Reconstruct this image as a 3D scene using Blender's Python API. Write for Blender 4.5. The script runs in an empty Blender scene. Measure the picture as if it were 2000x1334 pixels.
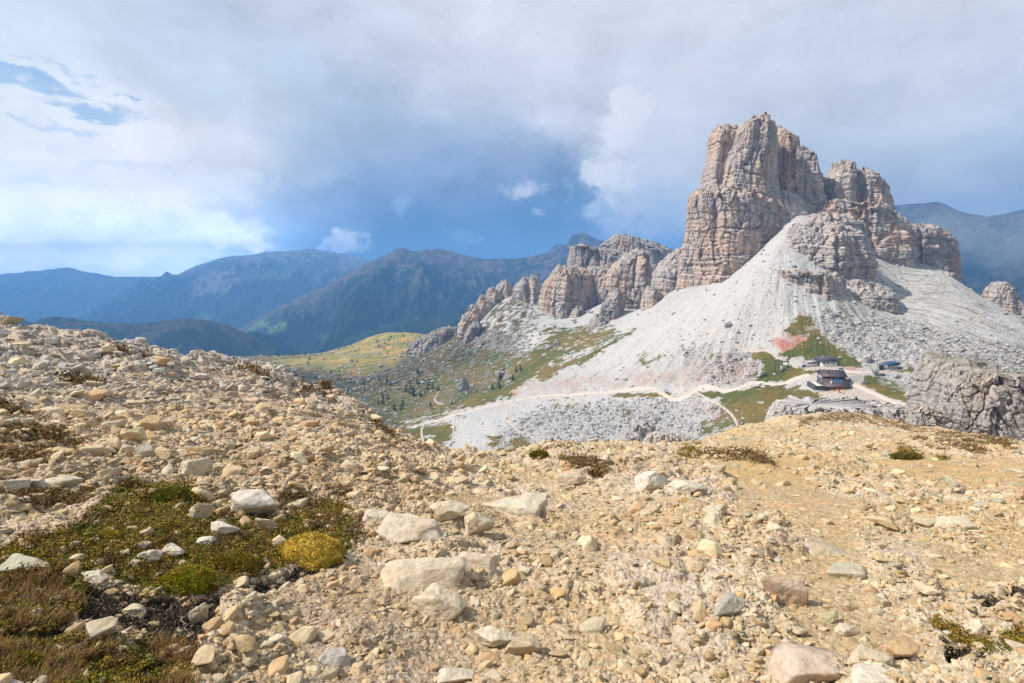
import bpy, math
import numpy as np
from mathutils import Vector

# ------------------------------------------------------------------ camera, sky, sun, exposure
PITCH = math.radians(8.4)
F = 1000.0                                   # focal length in photo pixels (photo 2000 x 1334)
scene = bpy.context.scene
cam_d = bpy.data.cameras.new('camera'); cam = bpy.data.objects.new('camera', cam_d)
scene.collection.objects.link(cam); scene.camera = cam
cam_d.sensor_width = 36; cam_d.lens = 18
cam_d.clip_start = 0.05; cam_d.clip_end = 120000
cam.location = (0, 0, 0); cam.rotation_euler = (math.pi/2 - PITCH, 0, 0)
scene.render.resolution_x = 1024; scene.render.resolution_y = 683
scene.view_settings.view_transform = 'Standard'; scene.view_settings.look = 'None'
scene.view_settings.exposure = 0.14; scene.view_settings.gamma = 1.0
scene.view_settings.use_curve_mapping = False
cy = scene.cycles
cy.max_bounces = 4; cy.diffuse_bounces = 2; cy.glossy_bounces = 1; cy.volume_bounces = 1
cy.transparent_max_bounces = 8; cy.transmission_bounces = 1
cy.use_denoising = True

def lin(r, g, b):
    def f(c):
        c /= 255.0
        return c/12.92 if c <= 0.04045 else ((c+0.055)/1.055)**2.4
    return (f(r), f(g), f(b), 1.0)

def ray(px, py):
    a = (px-1000)/F; b = (667-py)/F
    return Vector((a, math.cos(PITCH)+b*math.sin(PITCH), -math.sin(PITCH)+b*math.cos(PITCH)))

def azel(px, py):
    v = ray(px, py).normalized()
    return math.atan2(v.x, v.y), math.asin(v.z)

SUN_EL = math.radians(46); SUN_AZ = math.radians(-94)     # azimuth measured from +Y towards +X
sd = Vector((math.sin(SUN_AZ)*math.cos(SUN_EL), math.cos(SUN_AZ)*math.cos(SUN_EL), math.sin(SUN_EL)))
sl = bpy.data.lights.new('sun', 'SUN'); sl.energy = 5.0; sl.angle = math.radians(1.2); sl.color = (1.0, 0.93, 0.84)
so = bpy.data.objects.new('sun', sl); scene.collection.objects.link(so)
so.rotation_euler = (-sd).to_track_quat('-Z', 'Y').to_euler(); so.location = (-50, 0, 80)

def build_world():
    w = bpy.data.worlds.new('World'); scene.world = w; w.use_nodes = True
    nt = w.node_tree; N = nt.nodes; L = nt.links; N.clear()
    def new(t, **k):
        n = N.new(t)
        for a, v in k.items(): setattr(n, a, v)
        return n
    def vm(op, a, b=None, c=None):
        n = new('ShaderNodeVectorMath', operation=op)
        for i, v in enumerate((a, b, c)):
            if v is None: continue
            if isinstance(v, (tuple, list)): n.inputs[i].default_value = v
            else: L.new(v, n.inputs[i])
        return n.outputs['Value'] if op in ('DOT_PRODUCT', 'LENGTH', 'DISTANCE') else n.outputs[0]
    def m(op, a, b=None, c=None):
        n = new('ShaderNodeMath', operation=op)
        for i, v in enumerate((a, b, c)):
            if v is None: continue
            if isinstance(v, (int, float)): n.inputs[i].default_value = v
            else: L.new(v, n.inputs[i])
        return n.outputs[0]
    def noise(vec, scale, detail, rough=0.55, dist=0.0):
        n = new('ShaderNodeTexNoise'); n.inputs['Scale'].default_value = scale
        n.inputs['Detail'].default_value = detail; n.inputs['Roughness'].default_value = rough
        n.inputs['Distortion'].default_value = dist
        L.new(vec, n.inputs['Vector']); return n
    def mix(f, a, b):
        n = new('ShaderNodeMix', data_type='RGBA')
        for i, v in ((0, f), (6, a), (7, b)):
            if isinstance(v, (tuple, list, float)): n.inputs[i].default_value = v
            else: L.new(v, n.inputs[i])
        return n.outputs[2]
    tc = new('ShaderNodeTexCoord'); D = tc.outputs['Generated']
    sx = new('ShaderNodeSeparateXYZ'); L.new(D, sx.inputs[0])
    az = m('ARCTAN2', sx.outputs[0], sx.outputs[1]); el = m('ARCSINE', sx.outputs[2])
    cb = new('ShaderNodeCombineXYZ'); L.new(az, cb.inputs[0]); L.new(el, cb.inputs[1]); A = cb.outputs[0]
    # stretched clouds near the horizon, puffs above
    n1 = noise(vm('MULTIPLY', D, (1, 1, 1.6)), 3.2, 3, 0.5)
    n2 = noise(vm('MULTIPLY', D, (1, 1, 1.5)), 11.0, 7, 0.6)
    w1 = vm('MULTIPLY', vm('SUBTRACT', n1.outputs['Color'], (.5, .5, .5)), (0.34, 0.2, 0))
    w2 = vm('MULTIPLY', vm('SUBTRACT', n2.outputs['Color'], (.5, .5, .5)), (0.13, 0.09, 0))
    Aw = vm('ADD', vm('ADD', A, w1), w2)
    Ad = vm('ADD', A, w2)
    pts = SKY_PTS
    acc = vm('MULTIPLY', (0.50, 0.56, 0.64), (0.02, 0.02, 0.02)); wa = None
    for (px, py, c, s) in pts:
        a, e = azel(px, py); S = 0.085*s
        q = vm('MULTIPLY', vm('SUBTRACT', Aw, (a, e, 0)), (1/S/1.25, 1/S, 0))
        wgt = m('EXPONENT', m('MULTIPLY', vm('DOT_PRODUCT', q, q), -1.0))
        cc = lin(*c)[:3]
        sc_ = new('ShaderNodeVectorMath', operation='SCALE'); sc_.inputs[0].default_value = cc
        L.new(wgt, sc_.inputs['Scale'])
        acc = vm('ADD', acc, sc_.outputs[0])
        wa = wgt if wa is None else m('ADD', wa, wgt)
    wa = m('ADD', wa, 0.02)
    inv = m('DIVIDE', 1.0, wa)
    sc_ = new('ShaderNodeVectorMath', operation='SCALE'); L.new(acc, sc_.inputs[0]); L.new(inv, sc_.inputs['Scale'])
    col = sc_.outputs[0]
    # soft billow modulation
    n3 = noise(vm('MULTIPLY', D, (1, 1, 1.6)), 5.0, 9, 0.58, 0.2)
    f3 = m('ADD', m('MULTIPLY_ADD', m('SUBTRACT', n3.outputs['Fac'], 0.5), 0.60, 0.97), m('MULTIPLY', m('SUBTRACT', n2.outputs['Fac'], 0.5), 0.42))
    sc2 = new('ShaderNodeVectorMath', operation='SCALE'); L.new(col, sc2.inputs[0]); L.new(f3, sc2.inputs['Scale'])
    col = sc2.outputs[0]
    # low sky brightened, mostly at left, to offset the haze in front of it
    lm_ = new('ShaderNodeMapRange', interpolation_type='SMOOTHSTEP'); L.new(az, lm_.inputs[0]); lm_.inputs[1].default_value = -0.22; lm_.inputs[2].default_value = -0.52; lefts = lm_.outputs[0]
    glow = m('MULTIPLY_ADD', m('EXPONENT', m('MULTIPLY', m('POWER', m('DIVIDE', el, 0.085), 2.0), -1.0)), m('MULTIPLY_ADD', lefts, 1.5, 0.15), 1.0)
    low = m('MULTIPLY', m('EXPONENT', m('MULTIPLY', m('POWER', m('DIVIDE', el, 0.045), 2.0), -1.0)), m('MULTIPLY', lefts, 1.5)); glow = m('ADD', glow, low)
    # distinct clouds with ragged edges
    edge = noise(vm('MULTIPLY', D, (1, 1, 1.2)), 24.0, 9, 0.62, 0.3)
    eo = m('SUBTRACT', edge.outputs['Fac'], 0.5)
    for (px, py, rx, ry, c, soft, op, rag) in SKY_BLOBS:
        a, e = azel(px, py)
        q = vm('MULTIPLY', vm('SUBTRACT', Ad, (a, e, 0)), (1000/rx, 1000/ry, 0))
        d = m('SUBTRACT', 1.0, vm('LENGTH', q))
        d = m('MULTIPLY_ADD', eo, rag, d)
        mr = new('ShaderNodeMapRange', interpolation_type='SMOOTHSTEP')
        L.new(d, mr.inputs[0]); mr.inputs[1].default_value = 0.0; mr.inputs[2].default_value = soft
        mr.inputs[3].default_value = 0.0; mr.inputs[4].default_value = op
        col = mix(mr.outputs[0], col, lin(*c))
    sc3 = new('ShaderNodeVectorMath', operation='SCALE'); L.new(col, sc3.inputs[0]); L.new(glow, sc3.inputs['Scale']); col = sc3.outputs[0]
    # blue gaps: the clear sky itself
    sky = new('ShaderNodeTexSky', sky_type='NISHITA'); sky.sun_disc = False
    sky.sun_elevation = SUN_EL; sky.sun_rotation = SUN_AZ
    bs = new('ShaderNodeVectorMath', operation='SCALE'); L.new(sky.outputs[0], bs.inputs[0]); bs.inputs['Scale'].default_value = 0.10
    clear = vm('ADD', vm('MULTIPLY', bs.outputs[0], (0.9, 0.9, 0.85)), (0.05, 0.13, 0.27))
    n4 = noise(vm('MULTIPLY', D, (1, 1, 4.5)), 9.0, 7, 0.6, 0.5)
    for (px, py, rx, ry, k) in SKY_GAPS:
        a, e = azel(px, py)
        q = vm('MULTIPLY', vm('SUBTRACT', Ad, (a, e, 0)), (1000/rx, 1000/ry, 0))
        d = m('SUBTRACT', 1.0, vm('LENGTH', q))
        d = m('MULTIPLY_ADD', m('SUBTRACT', n4.outputs['Fac'], 0.5), 2.6, d)
        mr = new('ShaderNodeMapRange', interpolation_type='SMOOTHSTEP')
        L.new(d, mr.inputs[0]); mr.inputs[1].default_value = 0.15; mr.inputs[2].default_value = 0.75
        mr.inputs[4].default_value = k
        col = mix(mr.outputs[0], col, clear)
    bg = new('ShaderNodeBackground'); L.new(col, bg.inputs[0]); bg.inputs[1].default_value = 1.0
    out = new('ShaderNodeOutputWorld'); L.new(bg.outputs[0], out.inputs[0])
    w.cycles.sampling_method = 'MANUAL'; w.cycles.sample_map_resolution = 256

SKY_PTS = [
 (40,40,(208,223,235),1),(300,30,(200,214,228),1),(650,30,(212,219,231),1),(1000,60,(215,219,230),1.1),(1400,50,(210,216,227),1.1),(1900,40,(214,220,231),1.2),
 (120,130,(222,233,242),.8),(400,150,(198,213,229),.8),(650,190,(184,200,222),1),(900,180,(200,208,224),1),(1200,130,(208,214,226),1.1),(1600,140,(203,210,222),1.1),(1870,180,(214,219,229),1),
 (300,290,(248,250,253),1.),(120,330,(240,245,250),1.),(440,300,(246,248,252),.7),(560,290,(188,204,226),.6),(700,300,(168,189,217),.9),(850,290,(176,193,218),.9),(1000,270,(176,192,215),.9),
 (100,430,(232,239,247),.8),(300,410,(238,243,249),.8),(470,400,(234,240,248),.6),(600,400,(176,198,226),.6),(720,390,(122,154,196),.7),(850,380,(98,136,182),.8),(980,350,(120,150,188),.7),(1090,360,(108,142,182),.6),
 (60,490,(196,215,237),.6),(250,480,(208,222,240),.6),(430,460,(222,231,243),.5),(560,460,(160,190,224),.5),(680,440,(84,130,182),.6),(800,460,(70,118,170),.7),(950,450,(78,120,166),.7),(1070,440,(82,122,166),.6),
 (60,525,(190,212,235),.5),(300,510,(190,212,236),.5),(500,500,(150,186,224),.5),(700,500,(74,128,184),.6),(900,500,(84,132,180),.7),
 (1230,300,(212,218,230),.6),(1250,430,(150,176,208),.6),(1280,490,(78,124,172),.5),(1400,300,(205,212,225),.8),(1700,280,(186,198,214),.9),(1850,320,(172,187,208),.8),(1960,260,(190,201,217),.8),
 (1760,370,(158,172,194),.5),(1900,390,(136,156,184),.6),(2050,380,(124,148,178),.7),(1980,330,(160,174,194),.6),
]
# px, py, rx, ry, colour, softness, opacity, raggedness
SKY_BLOBS = [
 (250,452,90,20,(198,213,233),.9,.6,1.8),(80,440,70,16,(204,218,236),.9,.6,1.8),(390,440,60,14,(204,217,235),.9,.5,1.8),(150,395,110,22,(246,249,252),.8,.6,1.8),(330,385,110,26,(247,249,252),.8,.6,1.8),(480,360,60,30,(240,243,249),.9,.5,1.8),(90,300,120,22,(250,252,254),.9,.6,1.6),(230,330,90,12,(214,226,241),.9,.5,2.0),(470,270,60,24,(236,240,247),1.,.5,1.6),(60,350,80,10,(214,226,241),.9,.5,2.0),
 (880,330,90,26,(150,172,206),1.,.5,1.8),(760,300,80,22,(160,182,212),1.,.5,1.8),(1010,400,60,20,(120,150,190),1.,.5,1.8),(620,340,60,26,(186,204,228),1.,.5,1.8),(1350,150,120,30,(216,221,231),1.,.5,1.6),(1600,90,140,28,(196,206,220),1.,.5,1.6),(1800,240,120,34,(208,215,227),1.,.5,1.6),(1700,180,100,24,(184,197,215),1.,.45,1.8),(1000,110,120,26,(206,214,226),1.,.45,1.6),(1900,300,90,24,(186,198,215),1.,.5,1.8),
 (1250,320,95,120,(204,212,227),.80,.85,2.3),(1215,240,56,56,(226,229,238),.4,.85,1.5),(1300,400,90,55,(178,196,219),.8,.8,1.2),
 (1160,338,34,26,(222,227,237),.5,.8,2.2),(1200,270,34,30,(226,230,239),.5,.7,2.0),(1212,218,36,28,(229,232,240),.4,.8,2.0),(1172,412,40,18,(190,206,227),.7,.7,2.0),(1225,440,60,22,(176,196,220),.8,.6,2.0),(1240,205,46,30,(222,226,236),.5,.7,1.8),
 (1205,335,46,52,(228,232,241),.7,.75,2.0),(1290,290,80,90,(208,215,228),.9,.6,1.0),
 (1022,372,44,26,(206,216,231),.8,.85,1.6),(1042,428,26,17,(172,192,219),.9,.7,1.5),(1105,372,16,28,(150,178,212),1.,.5,1.5),
 (792,410,26,38,(150,180,217),.9,.75,1.6),(905,455,46,18,(140,170,208),.9,.6,1.7),(940,466,26,9,(160,184,215),.9,.6,1.5),
 (668,478,58,22,(198,213,234),.6,.95,2.2),(690,466,36,26,(224,231,242),.7,.9,2.0),(636,492,26,10,(180,200,228),.7,.8,1.8),
 (20,495,70,34,(240,244,249),.6,.9,2.0),(130,500,70,24,(224,232,243),.8,.8,2.0),(280,492,60,26,(240,244,249),.6,.8,2.0),(200,515,60,14,(226,234,244),.6,.7,2.2),(60,528,50,10,(214,226,241),.7,.6,2.2),(480,482,60,18,(236,240,247),.6,.8,2.2),(400,505,60,12,(214,226,241),.6,.7,2.2),(430,455,90,44,(236,240,247),.9,.8,1.6),(350,492,70,16,(224,232,243),.9,.7,1.8),
 (200,478,50,26,(220,230,242),.9,.6,1.6),(1000,490,120,16,(104,146,190),1.,.6,1.2),
]
SKY_GAPS = [(170,212,80,15,.8),(20,165,70,13,.75),(95,172,60,8,.7),(270,190,34,6,.7),(120,246,90,7,.45),(110,142,90,8,.5)]
build_world()
# ------------------------------------------------------------------ numpy noise
f32 = np.float32
def _h(ix, iy, iz, seed):
    h = (ix.astype(np.uint32)*np.uint32(374761393)) ^ (iy.astype(np.uint32)*np.uint32(668265263)) ^ \
        (iz.astype(np.uint32)*np.uint32(2246822519)) ^ np.uint32((seed*3266489917 + 12345) & 0xffffffff)
    h = (h ^ (h >> np.uint32(13)))*np.uint32(1274126177)
    h = (h ^ (h >> np.uint32(15)))*np.uint32(2654435761)
    return (h ^ (h >> np.uint32(16)))
def hf(ix, iy, iz, seed):
    return (_h(ix, iy, iz, seed) & np.uint32(0xffffff)).astype(f32)/f32(16777216)
def vnoise3(x, y, z, seed=0):
    """smooth value noise, -1..1"""
    xi = np.floor(x); yi = np.floor(y); zi = np.floor(z)
    fx = (x-xi).astype(f32); fy = (y-yi).astype(f32); fz = (z-zi).astype(f32)
    xi = xi.astype(np.int64); yi = yi.astype(np.int64); zi = zi.astype(np.int64)
    u = fx*fx*fx*(fx*(fx*6-15)+10); v = fy*fy*fy*(fy*(fy*6-15)+10); w = fz*fz*fz*(fz*(fz*6-15)+10)
    r = 0
    for a in (0, 1):
        for b in (0, 1):
            for c in (0, 1):
                k = (u if a else 1-u)*(v if b else 1-v)*(w if c else 1-w)
                r = r + k*hf(xi+a, yi+b, zi+c, seed)
    return r*2-1
def vnoise2(x, y, seed=0):
    xi = np.floor(x); yi = np.floor(y)
    fx = (x-xi).astype(f32); fy = (y-yi).astype(f32)
    xi = xi.astype(np.int64); yi = yi.astype(np.int64); z = np.zeros_like(xi)
    # gradient noise
    r = 0
    u = fx*fx*fx*(fx*(fx*6-15)+10); v = fy*fy*fy*(fy*(fy*6-15)+10)
    for a in (0, 1):
        for b in (0, 1):
            t = hf(xi+a, yi+b, z, seed)*f32(6.2831853)
            g = np.cos(t)*(fx-a)+np.sin(t)*(fy-b)
            r = r + (u if a else 1-u)*(v if b else 1-v)*g
    return r*f32(1.5)
def fbm2(x, y, o=5, seed=0, gain=.5, lac=2.03):
    r = 0; a = 1.0; s = 0
    for i in range(o):
        r = r + a*vnoise2(x, y, seed+i*17); s += a; a *= gain
        x, y = x*lac*0.8+y*lac*0.6+3.1, -x*lac*0.6+y*lac*0.8+7.7
    return r/s
def ridge2(x, y, o=5, seed=0, gain=.5, lac=2.03):
    r = 0; a = 1.0; s = 0
    for i in range(o):
        r = r + a*(1-2*np.abs(vnoise2(x, y, seed+i*17))); s += a; a *= gain
        x, y = x*lac*0.8+y*lac*0.6+3.1, -x*lac*0.6+y*lac*0.8+7.7
    return r/s
def fbm3(x, y, z, o=5, seed=0, gain=.5, lac=2.03):
    r = 0; a = 1.0; s = 0
    for i in range(o):
        r = r + a*vnoise3(x, y, z, seed+i*17); s += a; a *= gain
        x, y, z = x*lac*0.8+y*lac*0.6+3.1, -x*lac*0.6+y*lac*0.8+7.7, z*lac+1.3
    return r/s
def voro2(x, y, seed=0, jit=.9):
    """F1, F2, random of the nearest cell, offset to it"""
    xi = np.floor(x).astype(np.int64); yi = np.floor(y).astype(np.int64)
    f1 = np.full(x.shape, 9., f32); f2 = f1.copy(); cid = np.zeros(x.shape, f32); ox = cid.copy(); oy = cid.copy()
    z = np.zeros_like(xi)
    for a in (-1, 0, 1):
        for b in (-1, 0, 1):
            cx = xi+a; cyy = yi+b
            dx = (cx+.5+jit*(hf(cx, cyy, z, seed)-.5)-x).astype(f32); dy = (cyy+.5+jit*(hf(cx, cyy, z, seed+1)-.5)-y).astype(f32)
            d = np.sqrt(dx*dx+dy*dy); c = hf(cx, cyy, z, seed+2)
            near = d < f1
            f2 = np.where(near, f1, np.minimum(f2, d))
            cid = np.where(near, c, cid); ox = np.where(near, dx, ox); oy = np.where(near, dy, oy)
            f1 = np.where(near, d, f1)
    return f1, f2, cid, ox, oy
def voro3(x, y, z, seed=0, jit=.9):
    """nearest cell: distance gap to the second, cell random, tilted-plate value"""
    xi = np.floor(x).astype(np.int64); yi = np.floor(y).astype(np.int64); zi = np.floor(z).astype(np.int64)
    f1 = np.full(x.shape, 9., f32); f2 = f1.copy(); cid = np.zeros(x.shape, f32); pl = cid.copy()
    for a in (-1, 0, 1):
        for b in (-1, 0, 1):
            for c in (-1, 0, 1):
                h = _h(xi+a, yi+b, zi+c, seed)
                r1 = (h & np.uint32(1023)).astype(f32)/1023; r2 = ((h >> np.uint32(10)) & np.uint32(1023)).astype(f32)/1023; r3 = ((h >> np.uint32(20)) & np.uint32(1023)).astype(f32)/1023
                dx = (xi+a-x).astype(f32)+.5+jit*(r1-.5); dy = (yi+b-y).astype(f32)+.5+jit*(r2-.5); dz = (zi+c-z).astype(f32)+.5+jit*(r3-.5)
                d = np.sqrt(dx*dx+dy*dy+dz*dz); near = d < f1
                rr = ((h >> np.uint32(5)) & np.uint32(2047)).astype(f32)/2047
                f2 = np.where(near, f1, np.minimum(f2, d)); cid = np.where(near, rr, cid)
                pl = np.where(near, dx*(r2-.5)*2+dy*(r3-.5)*2+dz*(r1-.5)*1.2, pl); f1 = np.where(near, d, f1)
    return f2-f1, cid, pl
def sst(a, b, x):
    t = np.clip((x-a)/(b-a), 0, 1); return t*t*(3-2*t)
def s_of(py):                                # slope z/Y seen at photo row py
    v = (667-np.asarray(py, float))/F
    return (-math.sin(PITCH)+math.cos(PITCH)*v)/(math.cos(PITCH)+math.sin(PITCH)*v)
def xr_of(px, py):                           # x/Y at a photo pixel
    v = (667-np.asarray(py, float))/F
    return ((np.asarray(px, float)-1000)/F)/(math.cos(PITCH)+math.sin(PITCH)*v)
def proj(x, y, z):                           # world -> photo pixel
    c = y*math.cos(PITCH)-z*math.sin(PITCH)
    u = y*math.sin(PITCH)+z*math.cos(PITCH)
    c = np.maximum(c, 1e-3)
    return 1000+F*x/c, 667-F*u/c
def P(px, py, Y):
    return np.array([xr_of(px, py)*Y, Y, s_of(py)*Y])

class RBF:                                   # thin-plate spline through scattered controls
    def __init__(s, pts, vals, lam=1e-4):
        s.p = np.array(pts, float); n = len(s.p); v = np.array(vals, float)
        K = s.k(np.linalg.norm(s.p[:, None]-s.p[None], axis=2)) + lam*np.eye(n)
        Q = np.c_[np.ones(n), s.p]
        A = np.block([[K, Q], [Q.T, np.zeros((3, 3))]])
        s.w = np.linalg.solve(A, np.r_[v, 0, 0, 0])
    def k(s, r): return np.where(r > 1e-9, r*r*np.log(np.maximum(r, 1e-9)), 0)
    def __call__(s, a, b):
        r = s.w[-3] + s.w[-2]*a + s.w[-1]*b
        for (p, q), w in zip(s.p, s.w):
            r = r + w*s.k(np.sqrt((a-p)**2+(b-q)**2))
        return r

# ------------------------------------------------------------------ scene helpers
COL = scene.collection
def link_mesh(name, verts, faces, mat=None, parent=None, smooth=True, attrs=None, quads=None):
    """verts (n,3) array, faces (m,k) array or list of arrays"""
    me = bpy.data.meshes.new(name)
    verts = np.asarray(verts, f32)
    fl = faces if isinstance(faces, list) else [faces]
    fl = [np.asarray(q, np.int32) for q in fl if len(q)]
    me.vertices.add(len(verts)); me.vertices.foreach_set('co', verts.ravel())
    tot = sum(q.size for q in fl); np_ = sum(len(q) for q in fl)
    me.loops.add(tot); me.polygons.add(np_)
    me.loops.foreach_set('vertex_index', np.concatenate([q.ravel() for q in fl]))
    sizes = np.concatenate([np.full(len(q), q.shape[1], np.int32) for q in fl])
    st = np.r_[0, np.cumsum(sizes)[:-1]].astype(np.int32)
    me.polygons.foreach_set('loop_start', st)
    me.update(calc_edges=True)
    if smooth: me.polygons.foreach_set('use_smooth', np.ones(np_, bool))
    for k, v in (attrs or {}).items():
        v = np.asarray(v, f32)
        if v.ndim == 1:
            at = me.attributes.new(k, 'FLOAT', 'POINT'); at.data.foreach_set('value', v)
        else:
            at = me.attributes.new(k, 'FLOAT_COLOR', 'POINT')
            at.data.foreach_set('color', np.c_[v, np.ones(len(v))].astype(f32).ravel())
    if mat: me.materials.append(mat)
    o = bpy.data.objects.new(name, me); COL.objects.link(o)
    if parent: o.parent = parent
    return o
def grid_faces(nr, nc, wrap=False):
    r = np.arange(nr-1)[:, None]; c = np.arange(nc if wrap else nc-1)[None]
    c2 = (c+1) % nc
    a = r*nc+c; b = r*nc+c2; d = (r+1)*nc+c2; e = (r+1)*nc+c
    return np.stack([a+0*c, b+0*r, d+0*r, e+0*c], -1).reshape(-1, 4)
def tag(o, label=None, cat=None, group=None, kind=None):
    if label: o['label'] = label
    if cat: o['category'] = cat
    if group: o['group'] = group
    if kind: o['kind'] = kind
    return o
def empty(name, loc=(0, 0, 0), rz=0):
    o = bpy.data.objects.new(name, None); o.empty_display_size = .3; COL.objects.link(o)
    o.location = loc; o.rotation_euler = (0, 0, rz); return o
def copy_tree(o, parent=None):
    c = o.copy(); COL.objects.link(c)
    if parent: c.parent = parent
    for ch in list(o.children): copy_tree(ch, c)
    return c

# ------------------------------------------------------------------ materials
class NT:
    def __init__(s, name, rough=.9, spec=.2):
        s.m = bpy.data.materials.new(name); s.m.use_nodes = True
        s.t = s.m.node_tree; s.N = s.t.nodes; s.L = s.t.links
        s.b = s.N['Principled BSDF']; s.b.inputs['Roughness'].default_value = rough
        s.b.inputs['Specular IOR Level'].default_value = spec
        g = s.N.new('ShaderNodeNewGeometry'); s.pos = g.outputs['Position']; s.nor = g.outputs['Normal']
    def attr(s, n, vec=False):
        a = s.N.new('ShaderNodeAttribute'); a.attribute_name = n
        return a.outputs['Color' if vec else 'Fac']
    def put(s, sock, v):
        if isinstance(v, (int, float, tuple, list)): sock.default_value = v
        else: s.L.new(v, sock)
    def math(s, op, a, b=0.0, c=0.0, clamp=False):
        n = s.N.new('ShaderNodeMath'); n.operation = op; n.use_clamp = clamp
        for i, v in enumerate((a, b, c)): s.put(n.inputs[i], v)
        return n.outputs[0]
    def vmath(s, op, a, b=(0, 0, 0)):
        n = s.N.new('ShaderNodeVectorMath'); n.operation = op
        s.put(n.inputs[0], a); s.put(n.inputs[1], b); return n.outputs[0]
    def noise(s, scale, detail=5, rough=.55, vec=None, dist=0.0, out='Fac'):
        n = s.N.new('ShaderNodeTexNoise'); n.inputs['Scale'].default_value = scale
        n.inputs['Detail'].default_value = detail; n.inputs['Roughness'].default_value = rough
        n.inputs['Distortion'].default_value = dist
        s.L.new(vec if vec is not None else s.pos, n.inputs['Vector']); return n.outputs[out]
    def voro(s, scale, feature='F1', vec=None, out='Distance', rnd=1.0):
        n = s.N.new('ShaderNodeTexVoronoi'); n.feature = feature; n.inputs['Scale'].default_value = scale
        n.inputs['Randomness'].default_value = rnd
        s.L.new(vec if vec is not None else s.pos, n.inputs['Vector']); return n.outputs[out]
    def ramp(s, f, stops, interp='LINEAR'):
        n = s.N.new('ShaderNodeValToRGB'); s.put(n.inputs[0], f); n.color_ramp.interpolation = interp
        e = n.color_ramp.elements
        while len(e) < len(stops): e.new(.5)
        for i, (p, c) in enumerate(stops):
            e[i].position = p; e[i].color = c if len(c) == 4 else (*c, 1)
        return n.outputs[0]
    def rng(s, f, a, b, c=0.0, d=1.0):
        n = s.N.new('ShaderNodeMapRange'); s.put(n.inputs[0], f)
        for i, v in enumerate((a, b, c, d)): n.inputs[i+1].default_value = v
        return n.outputs[0]
    def mix(s, f, a, b, mode='MIX'):
        n = s.N.new('ShaderNodeMix'); n.data_type = 'RGBA'; n.blend_type = mode
        s.put(n.inputs[0], f); s.put(n.inputs[6], a); s.put(n.inputs[7], b); return n.outputs[2]
    def bump(s, h, strength=.5, dist=.02, normal=None):
        n = s.N.new('ShaderNodeBump'); n.inputs['Strength'].default_value = strength
        n.inputs['Distance'].default_value = dist; s.put(n.inputs['Height'], h)
        if normal is not None: s.L.new(normal, n.inputs['Normal'])
        s.L.new(n.outputs[0], s.b.inputs['Normal']); return n.outputs[0]
    def color(s, c): s.put(s.b.inputs['Base Color'], c); return s
def flat_mat(name, c, rough=.7, var=.15, scale=3.0, metal=0.0):
    n = NT(name, rough); v = n.noise(scale, 4)
    a = tuple(min(1, q*(1-var)) for q in c[:3])+(1,); b = tuple(min(1, q*(1+var)) for q in c[:3])+(1,)
    n.color(n.mix(n.rng(v, .3, .7), a, b)); n.b.inputs['Metallic'].default_value = metal
    return n.m
# ------------------------------------------------------------------ middle ground: scree slopes, pass, meadows
def poly_mask(px, py, poly, soft=6.0, warp=None):
    """1 inside the outline, soft edge outside"""
    pts = np.array(poly, float)
    x0, y0 = pts.min(0)-soft*4; x1, y1 = pts.max(0)+soft*4
    out = np.zeros(px.shape, f32)
    sel = (px > x0) & (px < x1) & (py > y0) & (py < y1)
    if not sel.any(): return out
    X = px[sel].astype(float); Y = py[sel].astype(float)
    if warp is not None: X = X+warp[0][sel]*soft*1.8; Y = Y+warp[1][sel]*soft*1.0
    ins = np.zeros(X.shape, bool); dm = np.full(X.shape, 1e9)
    for (ax, ay), (bx, by) in zip(pts, np.roll(pts, -1, 0)):
        c = (ay > Y) != (by > Y)
        with np.errstate(divide='ignore', invalid='ignore'):
            t = X < (bx-ax)*(Y-ay)/(by-ay)+ax
        ins ^= (c & t)
        L2 = (bx-ax)**2+(by-ay)**2
        k = np.clip(((X-ax)*(bx-ax)+(Y-ay)*(by-ay))/L2, 0, 1)
        dm = np.minimum(dm, (X-ax-k*(bx-ax))**2+(Y-ay-k*(by-ay))**2)
    d = np.sqrt(dm)*np.where(ins, 1, -1)
    out[sel] = sst(-soft*.5, soft*.5, d)
    return out

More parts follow.
